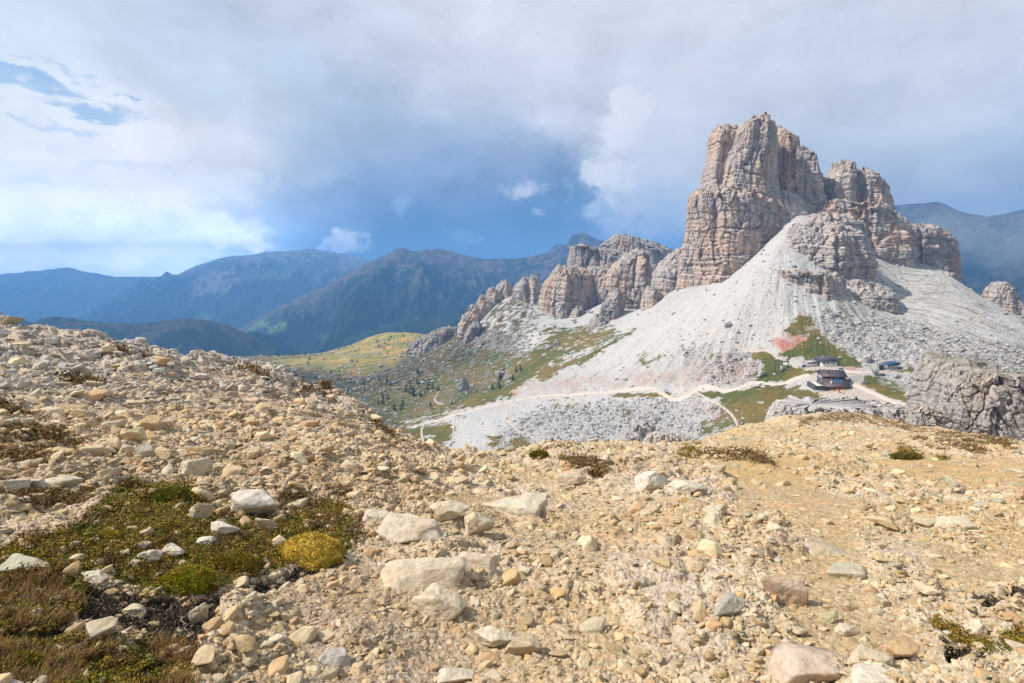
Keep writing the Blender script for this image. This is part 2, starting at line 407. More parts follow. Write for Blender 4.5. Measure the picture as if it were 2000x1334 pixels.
MID = [ # (px, py, Y) controls of the land between the brow of the near slope and the peak
 (1330,766,476),(1450,762,425),(1530,752,385),(1570,748,365),(1200,768,510),(1100,772,535),(1000,782,552),(900,808,550),(820,830,545),
 (1330,800,440),(1450,800,345),(1500,790,335),(1200,860,405),(1100,865,415),(1000,875,425),(930,875,430),(1350,850,350),(1450,840,300),(1280,840,390),
 (1560,800,318),(1620,775,330),(1650,795,312),(1760,800,300),(1700,765,332),(1660,735,362),(1640,715,382),(1600,716,385),(1750,720,372),
 (1560,690,400),(1470,700,410),(1540,640,430),(1560,597,462),(1505,520,517),(1500,480,556),(1440,620,470),(1380,680,455),(1300,700,505),(1200,720,550),(1120,745,560),
 (1345,575,625),(1420,545,636),(1480,500,645),(1530,445,652),(1550,412,664),(1600,432,668),(1400,590,560),(1290,620,620),(1230,650,640),
 (1650,600,470),(1700,620,462),(1750,605,500),(1760,560,560),(1700,520,590),(1780,520,610),(1845,524,615),(1620,640,430),(1700,660,415),(1800,650,425),
 (1860,545,560),(1900,572,530),(1950,600,500),(2000,622,480),(2100,680,450),(1900,650,425),(1990,690,380),(1800,705,375),(1870,720,340),
 (1900,640,700),(2000,690,650),(2100,740,600),(1850,600,800),(2200,760,400),
 (1330,560,680),(1450,490,700),(1600,430,740),(1700,450,740),(1500,560,900),(1700,600,900),(1600,640,1300),(1900,680,1300),
 (1250,608,720),(1180,655,680),(1050,640,800),(950,660,900),(900,668,980),(850,682,1040),(1000,690,770),(1090,690,680),(1000,725,700),(900,762,660),(850,800,620),(1150,640,760),
 (1100,665,1200),(1300,640,1000),(950,690,1300),(1300,680,1500),
 (400,697,1650),(470,697,1650),(560,694,1600),(640,690,1650),(700,670,1800),(755,648,1900),(830,652,1700),(450,715,1350),(600,722,1180),(700,708,1280),(790,690,1350),(720,762,820),(650,748,950),(760,800,650),(800,848,540),(830,872,490),(900,872,455),
 (400,725,2300),(600,730,2400),(750,700,2500),(850,705,2300),(1000,720,2200),(0,760,1700),(0,820,1000),(200,800,1000),(200,740,1700),(400,760,1000),(-400,800,1500),(-400,900,700),
 (600,860,500),(300,900,500),(0,950,450),(500,980,200),(800,980,200),(1000,960,200),(1200,960,200),(1400,945,150),(1500,920,180),(1700,905,180),(1900,925,150),(2100,950,150),(2400,900,300),
  (1640,571,477),(1690,598,474),(1737,608,477),(1512,592,467),(1580,591,467),(1622,586,471),
 (1003,566,1040),(985,580,1030),(960,602,1020),(932,627,1010),(1015,600,985),(1056,580,960),(1048,626,885),(1086,625,880),(1136,614,900),(1180,586,905),(1230,612,815),(1222,590,850),(1000,640,1300),(1100,640,1250),(900,650,1200),
 (1000,1100,60),(500,1100,60),(1500,1080,60),(2000,1080,60),(0,1050,60),(-400,1050,60),(2500,1080,60),
]
_mp = [(xr_of(a, b), .55*math.log(Y/300)) for a, b, Y in MID]
RM = RBF(_mp, [float(s_of(b)) for a, b, Y in MID], lam=2e-3)
def mid_z(x, y):
    return RM(x/y, .55*np.log(y/300))*y
CX, CYY = float(xr_of(1545, 400)*665), 665.0       # foot of the peak: scree fans spread from here

# tracks on the land, as photo outlines with real widths; draped later as strips
TRACKS = [
 ('road', 5.5, [(805,835),(850,824),(900,808),(950,795),(1000,783),(1060,774),(1130,770),(1200,766),(1290,765),(1360,764),(1440,760),(1500,754),(1545,744),(1580,734)]),
 ('road', 6.5, [(1655,742),(1675,755),(1700,766),(1740,783),(1790,796),(1840,802)]),
 ('road', 4.0, [(1648,725),(1690,732),(1722,722),(1750,722)]),
 ('path', 1.8, [(1325,764),(1370,775),(1405,790),(1425,805),(1437,822),(1445,842)]),
 ('path', 1.6, [(1285,625),(1330,636),(1390,655),(1430,672),(1480,684),(1515,700),(1545,714),(1560,720)]),
 ('path', 1.6, [(1770,660),(1810,655),(1850,651),(1885,641),(1905,627),(1922,610)]),
 ('path', 2.2, [(985,784),(992,800),(990,815),(1000,832),(1015,845),(1040,852),(1062,870)]),
 ('path', 2.6, [(830,828),(822,842),(826,860),(830,872)]),
 ('path', 2.2, [(780,826),(815,818),(850,812),(885,805)]),
 ('path', 1.8, [(890,810),(886,835),(884,860)]),
 ('path', 2.2, [(862,760),(848,778),(852,788),(868,790)]),
]
def seg_dist(px, py, line):
    d = np.full(px.shape, 1e9)
    for (ax, ay), (bx, by) in zip(line[:-1], line[1:]):
        L2 = (bx-ax)**2+(by-ay)**2
        k = np.clip(((px-ax)*(bx-ax)+(py-ay)*(by-ay))/L2, 0, 1)
        d = np.minimum(d, (px-ax-k*(bx-ax))**2+(py-ay-k*(by-ay))**2)
    return np.sqrt(d)

def build_mid():
    ucore = np.linspace(-.75, 1.12, 1250); ul = np.linspace(-1.9, -.75, 90)[:-1]; ur = np.linspace(1.12, 1.9, 60)[1:]
    us = np.r_[ul, ucore, ur]
    ln = np.r_[np.linspace(math.log(55), math.log(280), 60)[:-1], np.linspace(math.log(280), math.log(1000), 760), np.linspace(math.log(1000), math.log(2600), 240)[1:]]
    U, V = np.meshgrid(us, np.exp(ln)); y = V; x = U*V
    z = mid_z(x, y)
    px, py = proj(x, y, z)
    wn = (fbm2(x/26, y/26, 4, 5)*1.6, fbm2(x/26+40, y/26, 4, 9)*1.6)
    M = lambda poly, soft=8: poly_mask(px, py, poly, soft, wn)
    # --- kinds of ground
    grass = np.zeros(x.shape, f32)
    wn = (wn[0]+fbm2(x/6, y/6, 4, 15)*1.6, wn[1]+fbm2(x/6+9, y/6, 4, 16)*1.6)
    def G(poly, soft=8, k=1.0):
        np.maximum(grass, k*M(poly, soft), out=grass)
    G([(380,688),(640,682),(760,630),(900,640),(905,668),(1000,690),(1060,680),(1060,640),(1180,640),(1230,650),(1100,700),(1000,768),(900,808),(800,830),(830,890),(650,860),(350,760)], 12, .84)
    G([(905,640),(960,600),(1000,566),(1056,580),(1050,640),(1000,690),(910,680)], 12, .55)
    G([(560,700),(700,690),(800,672),(830,660),(800,690),(770,712),(700,740),(650,722),(560,712)], 8)
    G([(640,690),(700,665),(750,640),(830,648),(800,668),(700,688)], 8)
    G([(1020,690),(1080,660),(1100,690),(1050,740),(1010,745)], 8, .9)
    G([(1040,730),(1150,690),(1240,640),(1225,655),(1140,710),(1060,745)], 4, .9)
    G([(870,790),(940,765),(1010,755),(1000,775),(935,792),(880,806)], 5)
    G([(795,835),(880,822),(890,835),(885,865),(830,880),(790,860)], 7, .95)
    G([(960,850),(985,845),(980,865),(955,880)], 5, .8); G([(975,868),(1030,852),(1040,868),(1010,890),(970,890)], 6)
    G([(1195,768),(1310,768),(1310,775),(1195,776)], 3); G([(1340,766),(1420,766),(1420,776),(1350,774)], 4, .9)
    G([(1460,690),(1500,683),(1515,700),(1545,716),(1590,722),(1600,730),(1545,740),(1500,748),(1465,752),(1470,735),(1490,715)], 6)
    G([(1540,625),(1565,605),(1590,625),(1610,660),(1640,680),(1670,700),(1680,716),(1640,712),(1590,700),(1530,705),(1520,690),(1560,680),(1580,650),(1535,650)], 7)
    G([(1640,690),(1680,700),(1676,716),(1640,714)], 5)
    G([(1430,765),(1545,752),(1600,765),(1610,785),(1560,800),(1500,830),(1440,838),(1400,800)], 8)
    G([(1365,825),(1420,815),(1440,842),(1370,850)], 6); G([(1400,780),(1440,775),(1430,795),(1405,792)], 5, .8)
    G([(1690,740),(1720,730),(1790,770),(1800,792),(1740,778),(1700,762)], 6)
    G([(1735,785),(1780,795),(1750,798)], 4, .8); G([(1640,783),(1715,785),(1700,794),(1640,792)], 4, .7)
    G([(1735,715),(1800,720),(1830,735),(1760,728)], 4, .9)
    G([(1235,700),(1290,690),(1300,705),(1250,712)], 9, .55); G([(1330,690),(1380,675),(1400,690),(1350,705)], 9, .5)
    G([(1055,782),(1130,778),(1160,800),(1090,800)], 9, .4); G([(1205,800),(1240,800),(1235,815),(1205,815)], 5, .7)
    G([(1600,590),(1680,600),(1650,630),(1600,625)], 10, .4)
    grass = np.maximum(grass, .9*sst(420, 300, px)*sst(.0, 1., (y > 60)*1.0))
    pink = np.maximum(M([(1525,650),(1550,645),(1580,655),(1582,680),(1560,690),(1530,688),(1515,670)], 7),
                      .8*M([(1640,700),(1665,715),(1690,740),(1700,760),(1670,750),(1645,725)], 6))
    pink = np.maximum(pink, .75*M([(1002,760),(1025,745),(1015,775),(1000,780)], 6))
    pink = np.maximum(pink, .5*M([(1555,692),(1600,700),(1590,712),(1550,705)], 6))
    pink = np.maximum(pink, .35*M([(1450,700),(1470,720),(1460,750),(1330,755),(1100,760),(1000,775),(1040,745),(1300,730),(1400,690)], 14))
    pink = np.maximum(pink, .42*M([(1340,790),(1440,795),(1450,830),(1400,815)], 8))
    yard = M([(1575,735),(1600,722),(1660,735),(1700,768),(1850,800),(1800,818),(1700,800),(1640,790),(1610,775),(1590,755)], 6)
    yard = np.maximum(yard, M([(1560,715),(1640,712),(1650,724),(1600,724),(1570,722)], 4))
    rubble = np.maximum(M([(600,740),(720,700),(830,665),(900,640),(1050,650),(1000,720),(950,770),(870,800),(800,825),(800,880),(650,850)], 16),
                        M([(1040,800),(1180,785),(1330,775),(1440,800),(1480,850),(1440,900),(1000,900),(960,860)], 14))
    rubble = np.maximum(rubble, M([(1600,600),(1700,620),(1800,640),(2000,690),(2000,740),(1800,730),(1700,715),(1650,690),(1610,650)], 12))
    rubble = np.maximum(rubble, M([(1330,680),(1480,690),(1480,750),(1400,755),(1330,720)], 12))
    rubble = np.maximum(rubble, M([(1700,735),(1790,730),(1800,770),(1740,765)], 5))
    # --- relief
    xr, yr = x-CX, y-CYY; R = np.hypot(xr, yr)+1; th = np.arctan2(xr, -yr)
    rill = fbm2(th*34, R/130, 5, 31, .6); rill2 = fbm2(th*90+3, R/60, 4, 37, .6)
    cone = M([(1600,400),(1330,570),(1230,655),(1020,760),(1330,762),(1560,700),(1700,710),(2000,760),(2000,615),(1850,520),(1700,440)], 20)
    flat = np.clip(yard, 0, 1)
    for nm, wd, ln_ in TRACKS:
        dd = seg_dist(px, py, ln_); flat = np.maximum(flat, 1-(sst(5, 20, dd) if nm == 'road' else sst(3, 9, dd)))
    far = sst(250, 900, y)
    z0 = z.copy()
    z = z + (fbm2(x/90, y/90, 4, 3)*6*far + fbm2(x/22, y/22, 5, 4)*1.6)*(1-.9*flat)
    rk_ = sst(40, 260, R)
    z = z + cone*(1-.9*flat)*(rill*2.0*rk_ + rill2*.6*rk_ + fbm2(x/7, y/7, 5, 39, .6)*.9)
    f1, f2, cid, ox, oy = voro2(x/5.0+wn[0]*.3, y/5.0, 51)
    b1 = np.clip(1-f1*1.5, 0, 1)**.7*(cid**2)*3.4
    g1, g2, cid2, _, _ = voro2(x/2.1, y/2.1, 61)
    b2 = np.clip(1-g1*1.6, 0, 1)**.7*cid2*1.0
    h1, h2, cid3, _, _ = voro2(x/14+wn[0]*.3, y/14, 71)
    b3 = np.clip(1-h1*1.5, 0, 1)**.6*np.clip(cid3-.72, 0, 1)*26*far
    lft = sst(1000, 940, px); bm = (rubble*(1-.35*lft)*(1-.75*np.clip(grass-.5, 0, 1)*2)+.12*(1-grass))*(1-flat)
    z = z + bm*(b1+b2+b3*M([(600,740),(830,665),(950,700),(950,770),(800,825),(800,880),(650,850)], 16))
    # --- colours of the ground itself
    n1 = fbm2(x/14, y/14, 5, 81); n2 = fbm2(x/5, y/5, 4, 83); n3 = fbm2(x/60, y/60, 4, 87)
    def c3(*c): return np.array(c, f32)
    col = c3(.515, .495, .475)*(1+.10*n3[..., None]+.10*n2[..., None])
    col = col*(1-.10*sst(.1, .6, rill*cone+.3*rill2)[..., None]*c3(.7, .85, 1.1))*(1-.25*sst(.15, .5, fbm2(x/2.5, y/2.5, 3, 97))[..., None])
    cr = (rubble*sst(.45, .9, cid)*.5)[..., None]; col = col*(1-cr*.3)
    crev = (rubble*sst(.15, .0, f2-f1))[..., None]; col = col*(1-crev*.35)
    # brown-green streaks that follow the fall line on the right-hand scree
    bnd = fbm2(th*14+4, R/260, 4, 93, .6); bsp = sst(.25, .55, fbm2(x/3.1, y/3.1, 3, 99)+.5*bnd)
    col = col*(1-cone[..., None]*(.13*bnd[..., None]*c3(.8, 1, 1.1)+.30*bsp[..., None]))
    ch = sst(.18, .5, fbm2(th*120, R/24, 4, 98, .6)); col = col*(1-cone[..., None]*.30*ch[..., None])
    pkb = sst(.05, .5, fbm2(th*22+1, R/120, 4, 94))*cone; col = col*(1-.12*pkb[..., None]*c3(0, .6, .8))
    stk = sst(.02, .26, fbm2(th*60+9, R/38, 5, 91, .62)+.1*n1)*M([(1680,480),(1850,530),(2010,640),(2010,770),(1900,740),(1750,660),(1600,620),(1620,590)], 26)
    col = col*(1-.8*stk[..., None])+c3(.20, .17, .12)*.8*stk[..., None]
    stk2 = sst(.2, .42, fbm2(th*70+2, R/30, 5, 95, .62))*M([(1100,740),(1300,620),(1430,640),(1480,690),(1330,720),(1200,730)], 30)
    col = col*(1-.5*stk2[..., None])+c3(.24, .22, .17)*.5*stk2[..., None]
    col = col+(c3(.57, .545, .525)-col)*(.5*M([(1540,400),(1345,575),(1240,655),(1080,745),(1300,700),(1450,580),(1560,430)], 18))[..., None]
    pk = np.clip(pink*(.75+1.1*n1+.9*n2), 0, 1)[..., None]; col = col*(1-pk)+c3(.43, .205, .145)*(1+.25*n2[..., None])*pk
    gk = np.clip(grass+(.75*n1+.45*n2)*np.where(grass > .03, 1, 0)-.3*rubble*(1-.6*lft)*sst(.3, .8, cid), 0, 1); gk = sst(.25, .75, gk)*(1-.8*sst(.62, .8, cid3*sst(.35, .2, h1)))
    warmg = sst(-.35, .45, n3+.6*n1)[..., None]
    yel = sst(760, 1500, y)[..., None]
    gcol = c3(.10, .11, .028)*(1-warmg)+c3(.20, .145, .045)*warmg
    gcol = gcol*(1-yel)+(c3(.22, .22, .045)*(1-warmg)+c3(.52, .33, .08)*warmg)*yel
    gcol = gcol*(1+.28*n2[..., None])
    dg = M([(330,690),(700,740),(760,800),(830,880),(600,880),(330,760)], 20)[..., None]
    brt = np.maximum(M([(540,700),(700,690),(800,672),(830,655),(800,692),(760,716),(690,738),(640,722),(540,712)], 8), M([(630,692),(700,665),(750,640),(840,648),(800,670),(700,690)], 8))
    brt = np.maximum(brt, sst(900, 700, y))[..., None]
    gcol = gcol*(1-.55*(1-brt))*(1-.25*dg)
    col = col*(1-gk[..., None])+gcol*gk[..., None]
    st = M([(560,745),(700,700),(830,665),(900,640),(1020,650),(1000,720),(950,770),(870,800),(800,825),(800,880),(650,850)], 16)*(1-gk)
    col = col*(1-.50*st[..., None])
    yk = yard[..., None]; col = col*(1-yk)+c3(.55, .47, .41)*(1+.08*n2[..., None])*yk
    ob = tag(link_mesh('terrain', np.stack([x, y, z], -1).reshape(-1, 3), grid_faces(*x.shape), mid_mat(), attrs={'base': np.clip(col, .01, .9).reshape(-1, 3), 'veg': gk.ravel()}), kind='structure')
    # sampler for everything that stands on it
    zs_ = z0
    def zsm(X, Y):
        i = np.interp(math.log(Y), ln, np.arange(len(ln))); j = np.interp(X/Y, us, np.arange(len(us)))
        return float(zs_[int(round(i)), int(round(j))])
    def zat(X, Y):
        i = np.interp(math.log(Y), ln, np.arange(len(ln))); j = np.interp(X/Y, us, np.arange(len(us)))
        i0, j0 = int(min(i, len(ln)-2)), int(min(j, len(us)-2)); a, b = i-i0, j-j0
        return float((z[i0, j0]*(1-b)+z[i0, j0+1]*b)*(1-a)+(z[i0+1, j0]*(1-b)+z[i0+1, j0+1]*b)*a)
    def hit(pxx, pyy, y0=250.0, y1=2400.0, sm=False):
        f = zsm if sm else zat
        """world point where the sight line of a photo pixel meets this ground"""
        r = ray(pxx, pyy); Y = y0
        while Y < y1:
            X = r.x/r.y*Y; Z = r.z/r.y*Y
            if f(X, Y) >= Z: return (X, Y, zat(X, Y))
            Y *= 1.004
        return None
    return zat, hit, (x, y, z, gk, rubble)

def mid_mat():
    n = NT('ground_cover', .95, .1)
    base = n.attr('base', True)
    a = n.noise(.9, 6, .65); v = n.voro(.55)
    c = n.mix(1.0, base, n.ramp(a, [(.25, (.72, .72, .72)), (.75, (1.22, 1.22, 1.2))]), 'MULTIPLY')
    n.color(c); n.bump(n.math('ADD', n.noise(.7, 8, .7), n.math('MULTIPLY', v, -.5)), .9, 1.3)
    return n.m

def track_mat(name, c):
    n = NT(name, .95, .1); a = n.noise(.35, 6, .6)
    n.color(n.ramp(a, [(.3, tuple(q*.85 for q in c)), (.7, tuple(min(1, q*1.12) for q in c))])); n.bump(n.noise(1.5, 5), .4, .2)
    return n.m

def build_tracks(zat, hit):
    rm = track_mat('track_gravel', (.58, .485, .42)); pm = track_mat('path_earth', (.50, .42, .35))
    for nm, wd, ln_ in TRACKS:
        w = [hit(*p, sm=True) for p in ln_]; w = [np.array(q) for q in w if q is not None]
        if len(w) < 2: continue
        # smooth dense centre line
        pts = np.array(w); t = np.r_[0, np.cumsum(np.linalg.norm(np.diff(pts[:, :2], axis=0), axis=1))]
        n = max(8, int(t[-1]/2.0)); wd = wd*.95; tt = np.linspace(0, t[-1], n)
        cx = np.interp(tt, t, pts[:, 0]); cyv = np.interp(tt, t, pts[:, 1])
        for _ in range(30):
            cx[1:-1] = (cx[:-2]+2*cx[1:-1]+cx[2:])/4; cyv[1:-1] = (cyv[:-2]+2*cyv[1:-1]+cyv[2:])/4
        d = np.stack([np.gradient(cx), np.gradient(cyv)], -1); d /= np.linalg.norm(d, axis=1)[:, None]+1e-9
        nx, ny = -d[:, 1], d[:, 0]
        wid = wd*(1+.5*fbm2(tt/6, tt*0+len(ln_), 3, 7)); K = 7; V = []
        for i in range(n):
            zs = []
            for k in range(K):
                o = (k/(K-1)-.5)*wid[i]*(.9+.2*hash01(i, k)); X = cx[i]+nx[i]*o; Y = cyv[i]+ny[i]*o
                e = abs(k/(K-1)-.5)*2
                zs.append((X, Y, zat(X, Y)+.42*(1-e**4)-.15*e**4))
            V += zs
        tag(link_mesh(nm, V, grid_faces(n, K), rm if nm == 'road' else pm), kind='structure')
def hash01(i, j):
    v = math.sin(i*12.9898+j*78.233)*43758.5453; return v-math.floor(v)
# ------------------------------------------------------------------ crags: closed rock bodies
def rock_color(x, y, z, sc, warm, seed):
    """weathered dolomite: grey with ochre-pink patches and dark water streaks deepened to stand in for crack shade"""
    a = fbm3(x/(26*sc), y/(26*sc), z/(34*sc), 4, seed+1); b = fbm3(x/(5*sc), y/(5*sc), z/(30*sc), 4, seed+2)
    c = fbm3(x/(7*sc), y/(7*sc), z/(2.2*sc), 4, seed+3)
    def c3(*c): return np.array(c, f32)
    g = c3(.485, .43, .395)*(1+.30*b[..., None]+.16*c[..., None])
    wk = np.clip(sst(-.25, .4, a*1.3+.35*b+(warm-.5)*1.2), 0, 1)[..., None]
    o = c3(.60, .43, .325)*(1+.20*c[..., None]+.12*b[..., None])
    col = g*(1-wk*.85)+o*wk*.85
    stv = sst(.12, .45, fbm3(x/(3.5*sc), y/(3.5*sc), z/(45*sc), 3, seed+6))[..., None]*.45  # dark streaks, strengthened in the colour to imitate shade in cracks
    return col*(1-stv*.95)
def crag_disp(x, y, z, sc, seed, colw, strata, rough, vs=1.0):
    """vertical flutes and facets, long chimneys, thin beds"""
    w = fbm3(x/(30*sc), y/(30*sc), z/(60*sc), 3, seed+20)
    big = fbm3(x/(colw*1.8), y/(colw*1.8), z/(colw*9), 3, seed+21)*.30*colw
    v = np.abs(vnoise3(x/colw+w*.5, y/colw, z/(colw*9*vs)+w*.6, seed+22)); crack = -np.exp(-(v/.055)**2)*colw*.26
    g1, c1, p1 = voro3(x/(colw*.85)+w*.35, y/(colw*.85), z/(colw*4.5*vs)+w*.3, seed+50)
    g2, c2, p2 = voro3(x/(colw*.30)+w, y/(colw*.30), z/(colw*1.1*vs)+w*.5, seed+51)
    fac = ((c1-.5)*.30+p1*.55)*colw*.75-np.exp(-(g1/.05)**2)*colw*.20+((c2-.5)*.5+p2*.7)*colw*.17-np.exp(-(g2/.09)**2)*colw*.085
    tl = .03*x/sc+.02*y/sc
    zz = z/strata+.25*w*2+tl*sc/strata; k = np.floor(zz); fr = zz-k
    off = (hf(k.astype(np.int64), 0*k.astype(np.int64), 0*k.astype(np.int64), seed+24)-.5)
    band = off*strata*.24/vs**.5 - np.exp(-(np.minimum(fr, 1-fr)/.05)**2)*strata*.09/vs**.5
    zz2 = z/(strata*.22)+.6*w+tl; k2 = np.floor(zz2); fr2 = zz2-k2
    i1 = (x/(colw*.5)+y/(colw*.5)).astype(np.int64)
    off2 = (hf(k2.astype(np.int64), i1, 0*i1, seed+25)-.5)
    band2 = off2*strata*.10-np.exp(-(np.minimum(fr2, 1-fr2)/.10)**2)*strata*.03
    fine = fbm3(x/(4*sc), y/(4*sc), z/(5*sc), 5, seed+26, .6)*1.3*sc*rough
    return big+crack+fac+band+band2+fine
def plan_shape(ph, z, seed, k=6, soft=26):
    """plan outline as a many-sided prism; touches +-1 across"""
    r = np.random.default_rng(seed); a = np.sort(np.linspace(0, 2*math.pi, k, endpoint=False)+r.uniform(-.35, .35, k)); d = r.uniform(.80, 1.0, k)
    c = np.stack([np.cos(ph[:, None]-a[None])/d[None]], 0)[0]
    q = (np.maximum(c, 1e-3)**soft).sum(1)**(-1/soft); ex = np.cos(ph)*q; ey = np.sin(ph)*q
    ex = (ex-ex.min())/(ex.max()-ex.min())*2-1; ey = ey/np.abs(ey).max()
    return ex, ey
def crag(edges, Y, dep, sc=1.0, seed=1, colw=16, strata=18, rough=1.0, n=3.2, warm=.5, bottom=40, grooves=(), ledges=(), res=1.25, lean=0.0, skew=0.0, topround=.12, col_mul=(1, 1, 1), amp=1.0, sides=6, tilt=0.0, vs=1.0):
    """edges: (py, px_left, px_right) down the outline; Y distance of its axis; dep half depth in metres"""
    E = np.array(edges, float); E = E[np.argsort(E[:, 0])]
    py0, py1 = E[0, 0], E[-1, 0]+bottom
    nr = int(max(24, (py1-py0)*res/2*1.8)); wmax = (E[:, 2]-E[:, 1]).max()
    nth = int(max(56, wmax*res*1.7))
    rp = py0+(py1-py0)*np.linspace(0, 1, nr)**1.1
    Lx = np.interp(rp, E[:, 0], E[:, 1]); Rx = np.interp(rp, E[:, 0], E[:, 2])
    jg = np.interp(rp, rp, fbm2(rp/7, rp*0+seed, 4, seed)); jg2 = fbm2(rp/7, rp*0+seed+50, 4, seed)
    wd = Rx-Lx; Lx = Lx+jg*np.minimum(3, wd*.12); Rx = Rx+jg2*np.minimum(3, wd*.12)
    z = s_of(rp)*Y; xl = xr_of(Lx, rp)*Y; xrr = xr_of(Rx, rp)*Y
    a = (xrr-xl)/2; cx = (xrr+xl)/2
    t = np.clip((rp-py0)/(py1-py0), 0, 1)
    b = dep*np.minimum(1, (t/max(topround, 1e-3))**.6*.5+.5)
    b = np.minimum(b, np.maximum(a*3.0, dep*.2))
    q = np.linspace(0, 1, nth, endpoint=False); ph = 2*math.pi*(q+.10*np.sin(2*math.pi*q))          # the half towards the viewer gets more
    ex, ey = plan_shape(ph, z, seed, sides)
    exs, eys = np.cos(ph), np.sin(ph)
    X = cx[:, None]+a[:, None]*ex[None]; Yv = Y+b[:, None]*ey[None]+lean*(z[:, None]-z[-1])+skew*(X-cx[:, None])
    Z = np.repeat(z[:, None], nth, 1)
    nx = exs*dep; ny = eys*a.max(); nl = np.hypot(nx, ny)+1e-6; nx, ny = (nx/nl)[None], (ny/nl)[None]
    ct, st_ = math.cos(tilt), math.sin(tilt); zm = z.mean(); Xd = X*ct-(Z-zm)*st_; Zd = X*st_+(Z-zm)*ct
    d = crag_disp(Xd, Yv, Zd, sc, seed, colw, strata, rough, vs)*amp
    for (lp, st, sl) in ledges:               # beds that stand proud below a ledge line
        lz = rp[:, None]-lp-sl*(X-cx[:, None])/Y*F-vnoise2(X/(colw*.8), X*0+lp, seed)*2.0
        d = d+st*sst(-.6, .6, lz)
    fade = np.clip(a/(colw*.8), .10, 1)[:, None]
    for g in grooves:                         # deep chimneys: list of (py, px) and width, depth in metres
        ln_, gw, gd = g; gl = np.array(ln_, float)
        gx = xr_of(np.interp(rp, gl[:, 0], gl[:, 1]), rp)*Y
        on = sst(gl[0, 0]-6, gl[0, 0]+2, rp)*(1-sst(gl[-1, 0]-2, gl[-1, 0]+6, rp))
        wob = vnoise2(Z/9, Z*0+seed, 5)*gw*.5
        d = d-gd/fade*on[:, None]*np.exp(-((X-gx[:, None]+wob)/gw)**2)*(ey[None] < .2)
    X2 = X+nx*d*fade*(1-.72*np.abs(nx)); Y2 = Yv+ny*d*fade
    Z2 = Z+((vnoise3(X/(colw*.3), Yv/(colw*.3), Z/(colw*2), seed+41) > .1)*1.0-.5)*3.2*sc*np.clip(1-np.arange(nr)/nr*2.5, 0, 1)[:, None]+fbm3(X/(colw*.8), Yv/(colw*.8), Z*0+seed, 4, seed+43, .6)*colw*.38*np.clip(1-np.arange(nr)/nr*2.2, 0, 1)[:, None]+fbm3(X/(4*sc), Yv/(4*sc), Z/(9*sc), 3, seed+40, .6)*.8*sc
    col = rock_color(X2, Y2, Z2, sc, warm, seed)*np.array(col_mul, f32)
    V = np.stack([X2, Y2, Z2], -1).reshape(-1, 3); C_ = col.reshape(-1, 3)
    top = V[:nth].mean(0)+np.array([0, 0, .3*sc]); V = np.r_[V, [top]]; C_ = np.r_[C_, [C_[:nth].mean(0)]]
    F4 = grid_faces(nr, nth, wrap=True)
    i = np.arange(nth); F3 = np.stack([np.full(nth, nr*nth), (i+1) % nth, i], -1)
    return V, F4, F3, C_
def rock_mat(name='dolomite', sc=1.0, debris=(.50, .47, .45), k=1.0):
    n = NT(name, .92, .15); base = n.attr('base', True)
    sep = n.N.new('ShaderNodeSeparateXYZ'); n.L.new(n.nor, sep.inputs[0])
    up = n.rng(sep.outputs[2], .50, .85)
    up = n.math('MULTIPLY', up, n.rng(n.noise(.25/sc, 4), .3, .5), clamp=True)
    c = n.mix(1.0, base, n.ramp(n.noise(.7/sc, 7, .68), [(.25, (.62, .62, .63)), (.75, (1.28, 1.27, 1.25))]), 'MULTIPLY')
    c = n.mix(n.math('MULTIPLY', up, .75), c, (*debris, 1))
    n.color(c)
    mp = n.vmath('MULTIPLY', n.pos, (1, 1, 2.2))
    h = n.math('ADD', n.noise(.45/sc, 9, .7, vec=mp), n.math('MULTIPLY', n.voro(.33/sc, 'DISTANCE_TO_EDGE', vec=mp), .6))
    n.bump(h, .9*k, 1.6*sc); return n.m

def crag_object(name, parts, mat, kind='structure'):
    V, F4, F3, C_ = [], [], [], []; off = 0
    for p in parts:
        v, a, b, c = crag(**p); V.append(v); C_.append(c); F4.append(a+off); F3.append(b+off); off += len(v)
    return tag(link_mesh(name, np.concatenate(V), [np.concatenate(F4), np.concatenate(F3)], mat, attrs={'base': np.clip(np.concatenate(C_), .01, .9)}), kind=kind)

